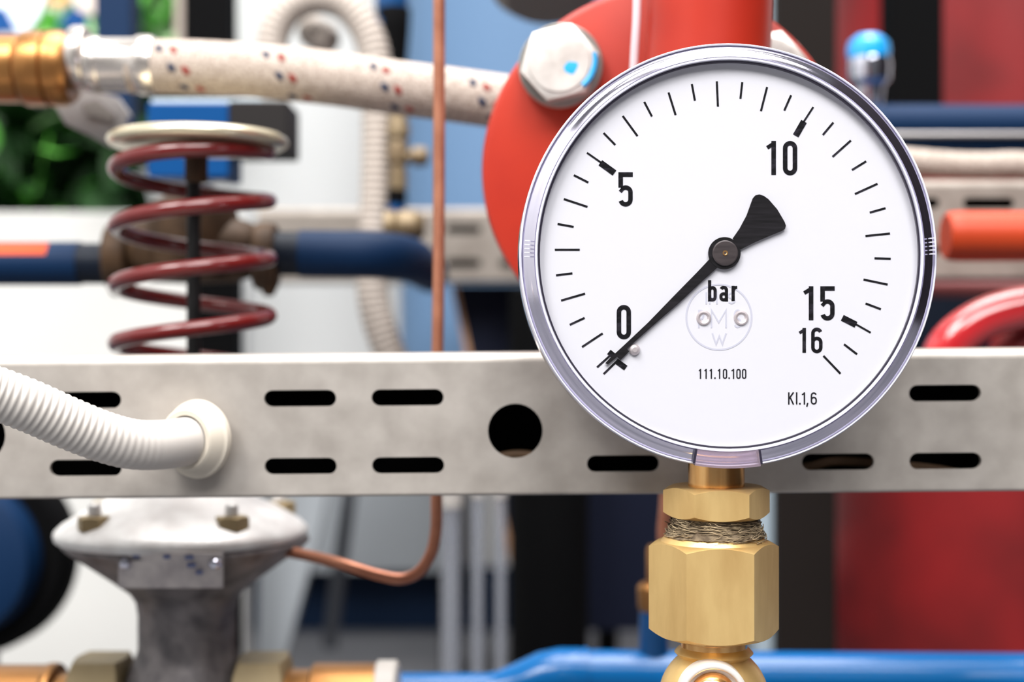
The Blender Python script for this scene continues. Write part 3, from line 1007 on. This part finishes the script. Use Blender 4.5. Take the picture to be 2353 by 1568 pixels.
for m_, pts in (('tracer_blue', [(378, 120), (408, 168), (432, 208), (620, 134), (652, 187), (678, 228), (862, 160), (890, 212), (912, 254), (1088, 198), (1110, 245), (1132, 280)]),
                ('tracer_red', [(411, 124), (440, 174), (468, 212), (655, 142), (682, 191), (712, 232), (891, 170), (920, 219), (945, 259), (1119, 210), (1142, 256)])):
    for px, py in pts:
        q, nrm = on_hose(px, py)
        tdir = Vector((0.75, 0, -0.9))
        tdir = (tdir - nrm * tdir.dot(nrm)).normalized()
        bdir = nrm.cross(tdir)
        mb = MB()
        n = 12
        vs = [q + nrm * 0.3]
        for f_, o_ in ((0.7, 0.25), (1.0, -0.15)):
            for i in range(n):
                t = 2 * math.pi * i / n
                vs.append(q + tdir * (1.9 * f_ * math.cos(t)) + bdir * (1.15 * f_ * math.sin(t)) + nrm * o_)
        fs = [(0, 1 + i, 1 + (i + 1) % n) for i in range(n)] + [(1 + i, 1 + n + i, 1 + n + (i + 1) % n, 1 + (i + 1) % n) for i in range(n)]
        mb.add(vs, fs)
        build('tracer_thread', mb, m_, bh_)
def hx_(px):
    return (px - CX) * kh
fz = (CY - 150) * kh
mb = MB().lathe([(8.0, hx_(200)), (9.2, hx_(206)), (9.5, hx_(214)), (9.3, hx_(232)), (8.9, hx_(236)), (8.9, hx_(310)), (9.3, hx_(316)), (9.75, hx_(322)), (9.75, hx_(346)), (9.2, hx_(358)), (8.6, hx_(360))],
                (0, DH, fz), (1, 0, 0), 56)
build('ferrule', mb, 'ferrule', bh_)
mb = MB().lathe([(7, hx_(166)), (10.1, hx_(168)), (10.6, hx_(174)), (10.6, hx_(196)), (10.0, hx_(202)), (7, hx_(204))], (0, DH, (CY - 134) * kh), (1, 0, 0), 40)
build('collar_ring', mb, 'ferrule', bh_)
mb = MB().lathe([(0, hx_(-90)), (11.0, hx_(-90)), (11.2, hx_(48)), (10.7, hx_(52)), (11.9, hx_(58)), (12.3, hx_(64)), (12.3, hx_(110)), (11.6, hx_(114)), (12.4, hx_(120)), (12.4, hx_(148)), (11.4, hx_(160)),
                 (10.8, hx_(167)), (0, hx_(167))], (0, DH, (CY - 158) * kh), (1, 0, 0), 64)
one('brass_connector', mb, 'brass_warm', 'ribbed brass hose connector at the upper left edge, in front of the greenery', 'fitting')

# grey lever below the connector
lv = thing('valve_lever', P(200, 335, 165), 'grey metal lever hanging below the brass hose connector', 'lever')
q = [P(x, y, 165) for x, y in ((120, 232), (205, 205), (268, 222), (296, 262), (280, 318), (250, 338), (206, 312), (150, 285))]
mb = MB().prism([(v.x, v.z) for v in q][::-1], 165, 170)
build('lever_blade', mb, 'lever_grey', lv)
q = [P(x, y, 163) for x, y in ((185, 238), (222, 228), (262, 262), (258, 278), (196, 262))]
build('lever_recess', MB().prism([(v.x, v.z) for v in q][::-1], 163.6, 165.4), 'grey_dark', lv)

# ------------------------------------------------------------------ blue pipe with brass body behind the spring
DP = 176.0
kp = k(DP)
def X(px, d=DP):
    return (px - CX) * k(d)
def Z(py, d=DP):
    return (CY - py) * k(d)
bp = thing('blue_pipe', P(90, 660, DP), 'dark blue pipe with orange tape entering the old brass body from the picture edge', 'pipe')
build('pipe', MB().tube([(X(-200), DP, Z(606)), (X(185), DP, Z(606))], 50 * kp, 40), 'pipe_blue', bp)
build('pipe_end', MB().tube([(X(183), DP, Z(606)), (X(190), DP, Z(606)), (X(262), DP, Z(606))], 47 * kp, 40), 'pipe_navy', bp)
# tape follows the pipe
vs, fs = [], []
for i, px in enumerate((-190, 112, 120)):
    for j in range(9):
        a = math.radians(20 + 44 * j / 8)
        r = 50.6 * kp
        ins = 0
        vs.append(Vector((X(px), DP - r * math.cos(a), Z(606) + r * math.sin(a))))
for i in range(2):
    for j in range(8):
        fs.append((9 * i + j, 9 * i + j + 1, 9 * i + 9 + j + 1, 9 * i + 9 + j))
build('orange_tape', MB().add(vs, [f[::-1] for f in fs]), 'label_orange', bp)
bp2 = thing('blue_pipe', P(800, 650, DP), 'dark blue pipe elbow between the coil spring and the copper tube', 'pipe')
pth = [(X(690), DP, Z(583)), (X(780), DP, Z(584)), (X(840), DP + 1, Z(584)), (X(885), DP + 6, Z(585)), (X(915), DP + 16, Z(586)), (X(930), DP + 30, Z(587)), (X(934), DP + 60, Z(587)), (X(934), DP + 140, Z(587))]
build('pipe', MB().tube(spline(pth, 6), 54 * kp, 40), 'pipe_blue', bp2, angle=60)
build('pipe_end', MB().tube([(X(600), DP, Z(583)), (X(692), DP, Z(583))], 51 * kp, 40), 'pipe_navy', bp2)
bb = thing('check_valve', P(440, 680, DP), 'old brown brass valve body seen through the coil spring', 'valve')
for px0, px1 in ((250, 302), (586, 636)):
    R_ = 78 * kp
    mb = MB().lathe([(0, X(px0)), (R_ * .93, X(px0)), (R_, X(px0) + 1.2), (R_, X(px1) - 1.2), (R_ * .93, X(px1)), (0, X(px1))], (0, DP, Z(590)), (1, 0, 0), 40)
    build('end_flange', mb, 'brass_old', bb)
mb = MB().lathe([(8, X(300)), (9.6, X(310)), (11.5, X(350)), (12.0, X(440)), (11.5, X(540)), (9.6, X(580)), (8, X(590))], (0, DP, Z(575)), (1, 0, 0), 48)
build('barrel', mb, 'brass_old', bb)
mb = MB().lathe([(0, Z(640)), (15, Z(640)), (16, Z(580)), (16.2, Z(500)), (15, Z(470)), (9, Z(450)), (8, Z(430)), (0, Z(430))], (X(442), DP, 0), (0, 0, 1), 48)
build('bonnet', mb, 'brass_old', bb)
for px in (268, 618):
    build('lug', MB().lathe([(3.4, 8), (3.2, 0), (1.8, -3.0), (0, -3.4)], P(px, 660, DP - 4), (0, 0, 1), 20), 'brass_old', bb)

# actuator behind the spring plate
DA = 215.0
ac = thing('actuator_box', P(500, 420, DA), 'blue and black actuator box behind the pale spring plate', 'box')
build('blue_housing', MB().box((X(338, DA), DA, Z(408, DA)), (X(526, DA), DA + 26, Z(236, DA)), 1.4), 'box_blue', ac)
build('black_cover', MB().box((X(526, DA), DA - 1, Z(352, DA)), (X(664, DA), DA + 26, Z(232, DA)), 1.2), 'box_dark', ac)
build('lid', MB().box((X(345, DA), DA + 1, Z(237, DA)), (X(600, DA), DA + 24, Z(226, DA)), 0.7), 'box_top', ac)
build('lower_block', MB().box((X(470, DA), DA + 4, Z(412, DA)), (X(512, DA), DA + 20, Z(352, DA)), 1.0), 'pipe_mid', ac)
DK = 300.0
one('black_post', MB().box((X(440, DK), DK, -H0), (X(542, DK), DK + 16, Z(640, DK)), 1.0), 'black_plastic', 'short black post standing behind the lower turns of the coil spring', 'post')

# ------------------------------------------------------------------ grey flexible hose looping behind
DG = 300.0
def lp(px, py, dd=0):
    return P(px, py, DG + dd)
path = spline([lp(628, 190), lp(624, 120), lp(636, 62), lp(672, 16), lp(728, -4), lp(786, 8), lp(830, 52), lp(856, 110), lp(866, 190), lp(868, 300), lp(866, 420), lp(862, 530), lp(856, 640), lp(862, 710), lp(886, 790), lp(920, 860), lp(980, 960)], 30)
pts, rad = [], []
s = 0.0
L = [0]
for a, b in zip(path, path[1:]):
    L.append(L[-1] + (b - a).length)
i = 0
while s < L[-1]:
    while L[i + 1] < s:
        i += 1
    pts.append(path[i].lerp(path[i + 1], (s - L[i]) / (L[i + 1] - L[i])))
    rad.append(7.0 + 0.3 * math.cos(2 * math.pi * s / 3.2))
    s += 0.53
one('flexible_hose', MB().tube(pts, rad, 24), 'hose_beige', 'beige ribbed flexible hose looping up behind the braided hose', 'hose', angle=60)
mb = MB().lathe([(0, -8), (6.5, -8), (7.5, -5), (7.5, 4), (5, 8), (0, 8)], P(735, 82, 315), (0.6, -0.4, -0.4), 32)
one('grey_coupling', mb, 'hose_beige', 'blurred pale grey coupling under the loop of the flexible hose', 'fitting')

# brass vent valve
DVv = 290.0
vv_ = thing('vent_valve', P(915, 500, DVv), 'small blurred brass valve with black cap beside the copper tube', 'valve')
kk = k(DVv)
vx0 = X(915, DVv)
mb = MB().lathe([(0, Z(250, DVv)), (4, Z(252, DVv)), (4.2, Z(280, DVv)), (5, Z(290, DVv)), (5, Z(315, DVv)), (3.6, Z(322, DVv)), (4.6, Z(335, DVv)), (4.6, Z(372, DVv)), (3.4, Z(380, DVv)), (3.9, Z(400, DVv)), (3.9, Z(440, DVv)), (0, Z(442, DVv))], (vx0, DVv, 0), (0, 0, 1), 32)
build('valve_body', mb, 'brass_olive', vv_)
mb = MB().lathe([(0, X(925, DVv)), (2.6, X(925, DVv)), (2.6, X(945, DVv)), (4.2, X(950, DVv)), (4.2, X(975, DVv)), (3, X(985, DVv)), (0, X(986, DVv))], (0, DVv, Z(360, DVv)), (1, 0, 0), 32)
build('side_outlet', mb, 'brass_olive', vv_)
build('black_cap', MB().lathe([(0, Z(436, DVv)), (4.3, Z(436, DVv)), (4.3, Z(470, DVv)), (0, Z(470, DVv))], (X(912, DVv), DVv, 0), (0, 0, 1), 32), 'black_plastic', vv_)
build('blue_socket', MB().lathe([(0, Z(470, DVv)), (4.1, Z(470, DVv)), (4.1, Z(560, DVv)), (0, Z(560, DVv))], (X(911, DVv), DVv, 0), (0, 0, 1), 32), 'pipe_mid', vv_)
mb = MB().lathe([(3, X(880, 240)), (6.2, X(884, 240)), (6.6, X(905, 240)), (5.4, X(912, 240)), (6.4, X(918, 240)), (6.4, X(955, 240)), (4, X(975, 240)), (0, X(976, 240))], (0, 240, Z(520, 240)), (1, 0, 0), 32)
one('brass_nipple', mb, 'brass_olive', 'warm brass nipple glinting on top of the dark blue elbow', 'fitting')

# pipe with black sleeve above the loop
ps = thing('sleeved_pipe', P(902, 180, 330), 'upright blue pipe in a black sleeve above the braided hose', 'pipe')
build('pipe', MB().tube([P(900, -150, 330), P(900, 60, 330)], 38 * k(330), 32), 'pipe_mid', ps)
mb = MB().lathe([(38 * k(330), Z(18, 330)), (41 * k(330), Z(24, 330)), (39 * k(330), Z(70, 330)), (33 * k(330), Z(140, 330)), (30 * k(330), Z(230, 330)), (0, Z(232, 330))], (X(903, 330), 330, 0), (0, 0, 1), 32)
build('sleeve', mb, 'black_plastic', ps)

# ------------------------------------------------------------------ large background bodies
DT = 560.0
kt = k(DT)
mb = MB().lathe([(0, -H0 + 140), (40, -H0 + 140), (80, -H0 + 165), (80, 560), (40, 600), (0, 605)], (X(1215, DT), DT, 0), (0, 0, 1), 72)
tb = thing('blue_tank', (X(1215, DT), DT, -H0), 'pale blue tank standing out of focus behind the copper tube', 'tank')
build('shell', mb, 'tank_blue', tb)
for q in range(3):
    t = 2 * math.pi * q / 3 + 0.5
    build('leg', MB().lathe([(0, -H0), (7, -H0), (7, -H0 + 170), (0, -H0 + 170)], (X(1215, DT) + 58 * math.cos(t), DT + 58 * math.sin(t), 0), (0, 0, 1), 20), 'black_plastic', tb)
for px, py in ((1110, 330), (1140, 390)):
    pass
# dark slanted board and black cylinder
DN = 425.0
q = [P(x, y, DN) for x, y in ((1048, 655), (1560, 655), (1560, 1448), (1215, 1448))]
nb = thing('navy_board', (X(1350, DN), DN, Z(1448, DN)), 'dark navy board with slanted wooden edge below the small rail', 'board')
build('board', MB().prism([(v.x, v.z) for v in q][::-1], DN, DN + 8), 'board_dark', nb)
q = [P(x, y, DN) for x, y in ((1036, 655), (1049, 655), (1216, 1448), (1203, 1448))]
build('edge_strip', MB().prism([(v.x, v.z) for v in q][::-1], DN - 1, DN + 9), 'wood_edge', nb)
mb = MB().lathe([(0, -H0), (20, -H0), (20, Z(665, 395) ), (17, Z(660, 395)), (0, Z(660, 395))], (X(1262, 395), 395, 0), (0, 0, 1), 40)
one('black_cylinder', mb, 'black_plastic', 'black upright cylinder below the rail, between the clear tubes and the navy board', 'cylinder')

DQ = 330.0
pd = thing('steel_post', (X(1850, DQ), DQ, -H0), 'dark square post rising behind the gauge with a lighter grey flank', 'post')
build('post_core', MB().box((X(1784, DQ), DQ, -H0), (X(1922, DQ), DQ + 26, 420), 1.2), 'dark_brown', pd)
build('flank', MB().box((X(1742, DQ), DQ + 8, -H0), (X(1784, DQ), DQ + 24, 420), 0.8), 'post_grey', pd)
DR = 640.0
mb = MB().lathe([(0, -H0), (104, -H0), (108, -H0 + 4), (108, 520), (60, 570), (0, 575)], (X(1912, DR) + 108, DR, 0), (0, 0, 1), 80)
rt = thing('red_tank', (X(1912, DR) + 108, DR, -H0), 'large dark red tank filling the background beside the dark post', 'tank')
build('shell', mb, 'tank_red', rt)
build('filler_neck', MB().lathe([(0, 570), (18, 570), (18, 600), (0, 602)], (X(1912, DR) + 108, DR, 0), (0, 0, 1), 24), 'black_plastic', rt)
DX = 350.0
mb = MB().box((X(2046, DX), DX, Z(300, DX)), (X(2168, DX), DX + 20, 420), 1.5)
one('black_pillar', mb, 'black_plastic', 'black square pillar in front of the red tank above the blue pipe', 'post')
# blue and white knob
kb_ = thing('bleed_knob', P(1995, 260, 256), 'shiny blue and white bleed knob between the dark post and black pillar', 'knob')
mb = MB().lathe([(0, Z(80, 256)), (5, Z(82, 256)), (8.2, Z(98, 256)), (8.8, Z(118, 256)), (8.4, Z(135, 256)), (0, Z(136, 256))], (X(1996, 256), 256, 0), (0, 0, 1), 40)
build('cap', mb, 'knob_blue', kb_)
mb = MB().lathe([(8.2, Z(133, 256)), (8.8, Z(150, 256)), (8.4, Z(185, 256)), (6, Z(200, 256)), (5, Z(250, 256)), (0, Z(300, 256))], (X(1998, 256), 256, 0), (0, 0, 1), 40)
build('stem', mb, 'chrome', kb_)

DU = 250.0
bu = thing('blue_pipe', P(2200, 345, DU), 'dark blue level pipe above the slotted rail at the picture edge', 'pipe')
build('pipe', MB().tube([(X(1900, DU), DU, Z(284, DU)), (X(2650, DU), DU, Z(286, DU))], 44 * k(DU), 36), 'pipe_blue', bu)
build('cable', MB().tube([(X(1900, DU), DU - 8, Z(316, DU)), (X(2650, DU), DU - 8, Z(316, DU))], 1.1, 12), 'lever_grey', bu)
one('blue_pipe', MB().tube([(X(1900, DU), DU - 1, Z(338, DU)), (X(2650, DU), DU - 1, Z(342, DU))], 13 * k(DU), 24), 'pipe_blue', 'thin dark blue line between the level pipe and white hose', 'pipe')
pth = spline([P(1980, 362, 212), P(2080, 370, 212), P(2180, 378, 212), P(2260, 380, 212), P(2330, 378, 212), P(2420, 382, 212), P(2560, 380, 212)], 6)
one('braided_hose', MB().tube(pth, 30 * k(212), 28), 'braid', 'white braided hose lying along the top of the rail beside the gauge', 'hose', angle=60)
mb = MB().lathe([(0, X(2172, 150)), (50 * k(150), X(2172, 150)), (56 * k(150), X(2180, 150)), (58 * k(150), X(2200, 150)), (57 * k(150), X(2650, 150)), (0, X(2650, 150))], (0, 150, Z(543, 150)), (1, 0, 0), 48)
one('orange_handle', mb, 'handle_orange', 'orange cylindrical handle sticking in from the picture edge', 'handle', angle=40)
# red elbow
el = thing('red_elbow', P(2300, 900, 165), 'glossy red pipe elbow rising above the rail beside the gauge', 'elbow')
pth = spline([P(2158, 1010, 165), P(2156, 900, 165), P(2172, 810, 165), P(2228, 752, 165), P(2310, 716, 165), P(2420, 700, 165), P(2560, 700, 165)], 8)
build('bend', MB().tube(pth, 48 * k(165), 32), 'wheel_red', el, angle=60)
pth = spline([P(2330, 1010, 178), P(2322, 880, 178), P(2340, 806, 178), P(2400, 770, 178), P(2560, 765, 178)], 8)
build('inner_bend', MB().tube(pth, 62 * k(178), 32), 'tank_red', el, angle=60)
mb = MB().tube([P(2000, 660, 270), P(2650, 668, 270)], 22 * k(270), 24)
one('maroon_bar', mb, 'maroon', 'dull maroon bar just below the slotted rail beside the gauge', 'bar')
one('grey_blue_panel', MB().box((X(2040, 300), 300, Z(900, 300)), (X(2700, 300), 306, Z(640, 300)), 1), 'pipe_navy', 'dark blue-grey panel behind the red handwheel', 'panel')

# ------------------------------------------------------------------ bright blue pipe at the bottom
DB2 = 150.0
kb2 = k(DB2)
bb2 = thing('blue_pipe', P(1300, 1640, DB2), 'bright glossy blue pipe with a swelling along the bottom of the picture', 'pipe')
pp, rr = [], []
for px, py, r in ((905, 1592, 44), (1000, 1592, 44), (1120, 1592, 44), (1150, 1590, 47), (1200, 1580, 58), (1250, 1567, 68), (1290, 1561, 71), (1330, 1560, 70), (1345, 1561, 67), (1420, 1562, 67), (1700, 1564, 66), (2700, 1570, 66)):
    pp.append(P(px, py, DB2))
    rr.append(r * kb2)
build('pipe', MB().tube(pp, rr, 40), 'pipe_bright', bb2, angle=60)
mb = MB().lathe([(60 * kb2, X(1338, DB2)), (72 * kb2, X(1340, DB2)), (72 * kb2, X(1350, DB2)), (60 * kb2, X(1352, DB2))], (0, DB2, Z(1561, DB2)), (1, 0, 0), 40)
build('weld_bead', mb, 'pipe_bright', bb2)
rs_ = thing('pipe_riser', P(1500, 1500, DB2), 'small blue riser with brass plug behind the brass coupling', 'pipe')
build('riser', MB().lathe([(0, Z(1520, DB2)), (36 * kb2, Z(1520, DB2)), (34 * kb2, Z(1490, DB2)), (33 * kb2, Z(1404, DB2)), (0, Z(1402, DB2))], (X(1502, DB2), DB2, 0), (0, 0, 1), 32), 'pipe_mid', rs_)
build('plug', MB().lathe([(33 * kb2, Z(1404, DB2)), (37 * kb2, Z(1392, DB2)), (38 * kb2, Z(1350, DB2)), (30 * kb2, Z(1340, DB2)), (0, Z(1338, DB2))], (X(1502, DB2), DB2, 0), (0, 0, 1), 32), 'brass_warm', rs_)
build('plug_head', MB().lathe([(22 * kb2, Z(1345, DB2)), (22 * kb2, Z(1262, DB2)), (18 * kb2, Z(1254, DB2)), (0, Z(1254, DB2))], (X(1508, DB2), DB2, 0), (0, 0, 1), 32), 'brass_warm', rs_)

# ------------------------------------------------------------------ things below the rail
for px, r, lab in ((1036, 23, 'widest clear tube with a white end cap, below the rail'), (1097, 14, 'middle clear tube below the rail, thinner than its neighbour'), (1150, 12, 'clear tube nearest the black cylinder below the rail')):
    d = 330.0
    x = X(px, d)
    t = thing('clear_tube', (x, d, -H0), lab, 'tube', 'clear tubes below the rail')
    rr = r * k(d)
    build('glass', MB().lathe([(rr, -H0 + 3), (rr, Z(1120, d)), (rr * .75, Z(1120, d)), (rr * .75, -H0 + 3)], (x, d, 0), (0, 0, 1), 28), 'glass_tube', t)
    build('foot', MB().lathe([(0, -H0), (rr * 1.3, -H0), (rr * 1.3, -H0 + 6), (0, -H0 + 6)], (x, d, 0), (0, 0, 1), 28), 'lever_grey', t)
    build('cap', MB().lathe([(0, Z(1100, d)), (rr * 1.1, Z(1100, d)), (rr * 1.1, Z(1164 if px < 1060 else 1142, d)), (0, Z(1166 if px < 1060 else 1144, d))], (x, d, 0), (0, 0, 1), 28), 'hose_white', t)

one('grey_rod', MB().tube([P(812, 1060, 560), P(800, 1150, 560), P(757, 1490, 560)], 17 * k(560), 20), 'rod_grey', 'thin slanted grey rod in front of the pale wall below the rail', 'rod')
q = [P(x, y, 520) for x, y in ((600, 1100), (760, 1100), (728, 1240), (640, 1568), (590, 1568))]
one('slanted_leg', MB().prism([(v.x, v.z) for v in q][::-1], 520, 535), 'panel_grey', 'broad slanted pale leg beside the grey regulator foot', 'leg')
q = [P(x, y, 690) for x, y in ((560, 1040), (1060, 1040), (1060, 1346), (560, 1346))]
one('shade_overlay', MB().box((q[3].x, 700, -H0 + 47), (q[1].x, 724, q[0].z), 2), 'panel_grey', 'light grey sheet standing in for the shaded wall below the rail', 'overlay')  # grey sheet added where the back wall lies in shade
one('white_panel', MB().box((X(-260, 480), 480, -H0), (X(560, 480), 500, Z(488, 480)), 1.5), 'panel_white', 'bright white panel with a straight top edge in front of the greenery', 'panel')
# blue pump disc
pc = P(-82, 1282, 300)
pu = thing('blue_pump', pc + Vector((0, 20, -45)), 'dark blue round pump cover with black rim, cut by the picture edge', 'pump')
build('black_rim', MB().lathe([(0, 26), (222 * k(300), 26), (232 * k(300), 20), (232 * k(300), 6), (222 * k(300), 2), (150 * k(300), 2)], pc, (0.05, 1, 0), 64), 'black_plastic', pu)
build('cover', MB().lathe([(178 * k(300), 3), (178 * k(300), -6), (168 * k(300), -11), (120 * k(300), -14), (0, -15)], pc, (0.05, 1, 0), 64), 'pipe_blue', pu)
build('bracket', MB().box((pc.x - 8, pc.y + 8, -H0), (pc.x + 8, pc.y + 20, pc.z - 40), 1), 'black_plastic', pu)
mb = MB().lathe([(0, -8), (14, -8), (20, -4), (22, 3), (18, 8), (0, 9)], P(1250, -28, 230), (0.1, 0.3, 1), 40)
one('motor_hub', mb, 'grey_dark', 'dark grey rounded hub cut by the top edge beside the red flange', 'hub')

# ------------------------------------------------------------------ upper left background
one('navy_post', MB().box((X(216, 420), 420, Z(300, 420)), (X(302, 420), 440, 420), 1.0), 'pipe_blue', 'dark blue upright post behind the brass hose connector', 'post')
one('black_pillar', MB().box((X(420, 440), 440, Z(230, 440)), (X(530, 440), 460, 440), 1.0), 'black_plastic', 'black square pillar above the braided hose', 'post')
def board(pts, d, m, name, label):
    q = [P(x, y, d) for x, y in pts]
    if sum((a.x * b.z - b.x * a.z) for a, b in zip(q, q[1:] + q[:1])) < 0:
        q = q[::-1]
    return one(name, MB().prism([(v.x, v.z) for v in q], d, d + 4), m, label, 'sign')
board([(-60, -60), (120, -60), (85, 40), (50, 75), (30, 60), (0, 15), (-60, 10)], 520, 'board_white', 'sign_board', 'pale white sign board in the top corner of the picture')
board([(-60, 15), (8, 15), (40, 72), (-60, 80)], 515, 'board_blue', 'sign_board', 'blue wedge of a sign at the picture edge, above the brass connector')
board([(162, 15), (198, 30), (196, 64), (128, 64)], 515, 'board_blue', 'sign_board', 'small blue sign wedge above the brass connector, beside the navy post')
board([(95, -50), (160, -50), (150, 12), (105, 8)], 525, 'board_orange', 'sign_board', 'orange scrap of a sign at the top edge')
board([(160, -50), (230, -50), (230, 40), (175, 20)], 522, 'board_cream', 'sign_board', 'cream sign scrap between the orange sign and navy post')
board([(402, -60), (420, -60), (420, 100), (402, 100)], 470, 'board_cream', 'sign_strip', 'narrow cream strip beside the black pillar at the top')

# leafy plants: separate leaves sharing one blade shape
def leaf_mesh(name, m, L, wd):
    vs, fs = [], []
    n = 7
    for i in range(n):
        t = i / (n - 1)
        ww = wd * math.sin(math.pi * min(1, t * 0.97 + 0.03)) ** 0.8 * (1 - 0.25 * t)
        zc = 0.18 * L * (t - t * t)
        vs += [(-ww, t * L, zc + 0.12 * wd), (0, t * L, zc), (ww, t * L, zc + 0.12 * wd)]
    vs2 = [(x, y, z - 0.4) for x, y, z in vs]
    o = len(vs)
    for i in range(n - 1):
        a = 3 * i
        fs += [(a, a + 1, a + 4, a + 3), (a + 1, a + 2, a + 5, a + 4), (o + a, o + a + 3, o + a + 4, o + a + 1), (o + a + 1, o + a + 4, o + a + 5, o + a + 2),
               (a, a + 3, o + a + 3, o + a), (a + 2, o + a + 2, o + a + 5, a + 5)]
    me = bpy.data.meshes.new(name)
    me.from_pydata([(x * .001, y * .001, z * .001) for x, y, z in vs + vs2], [], fs)
    me.materials.append(MATS[m])
    me.shade_smooth()
    return me
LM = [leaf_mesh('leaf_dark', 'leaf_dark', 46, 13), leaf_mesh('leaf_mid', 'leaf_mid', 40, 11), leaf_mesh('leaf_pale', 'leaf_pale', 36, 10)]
def plant(label, areas):
    x0, y0, x1, y1, d, wts, _ = areas[0]
    base = P((x0 + x1) / 2, 0, d)
    base.z = -H0
    t = thing('leafy_plant', base, label, 'plant')
    tops = []
    stem = MB()
    for i in range(5):
        q = P(x0 + (x1 - x0) * (i + .5) / 5, y0 + 20, d + random.uniform(-10, 25))
        stem.tube([base + Vector((random.uniform(-8, 8), 0, 90)), base.lerp(q, 0.6) + Vector((0, 0, 10)), q], [3, 2, 1], 8)
    build('stem', stem, 'leaf_dark', t)
    build('pot', MB().lathe([(0, 0), (34, 0), (44, 90), (40, 90), (38, 82), (0, 82)], base, (0, 0, 1), 32), 'pot_grey', t)
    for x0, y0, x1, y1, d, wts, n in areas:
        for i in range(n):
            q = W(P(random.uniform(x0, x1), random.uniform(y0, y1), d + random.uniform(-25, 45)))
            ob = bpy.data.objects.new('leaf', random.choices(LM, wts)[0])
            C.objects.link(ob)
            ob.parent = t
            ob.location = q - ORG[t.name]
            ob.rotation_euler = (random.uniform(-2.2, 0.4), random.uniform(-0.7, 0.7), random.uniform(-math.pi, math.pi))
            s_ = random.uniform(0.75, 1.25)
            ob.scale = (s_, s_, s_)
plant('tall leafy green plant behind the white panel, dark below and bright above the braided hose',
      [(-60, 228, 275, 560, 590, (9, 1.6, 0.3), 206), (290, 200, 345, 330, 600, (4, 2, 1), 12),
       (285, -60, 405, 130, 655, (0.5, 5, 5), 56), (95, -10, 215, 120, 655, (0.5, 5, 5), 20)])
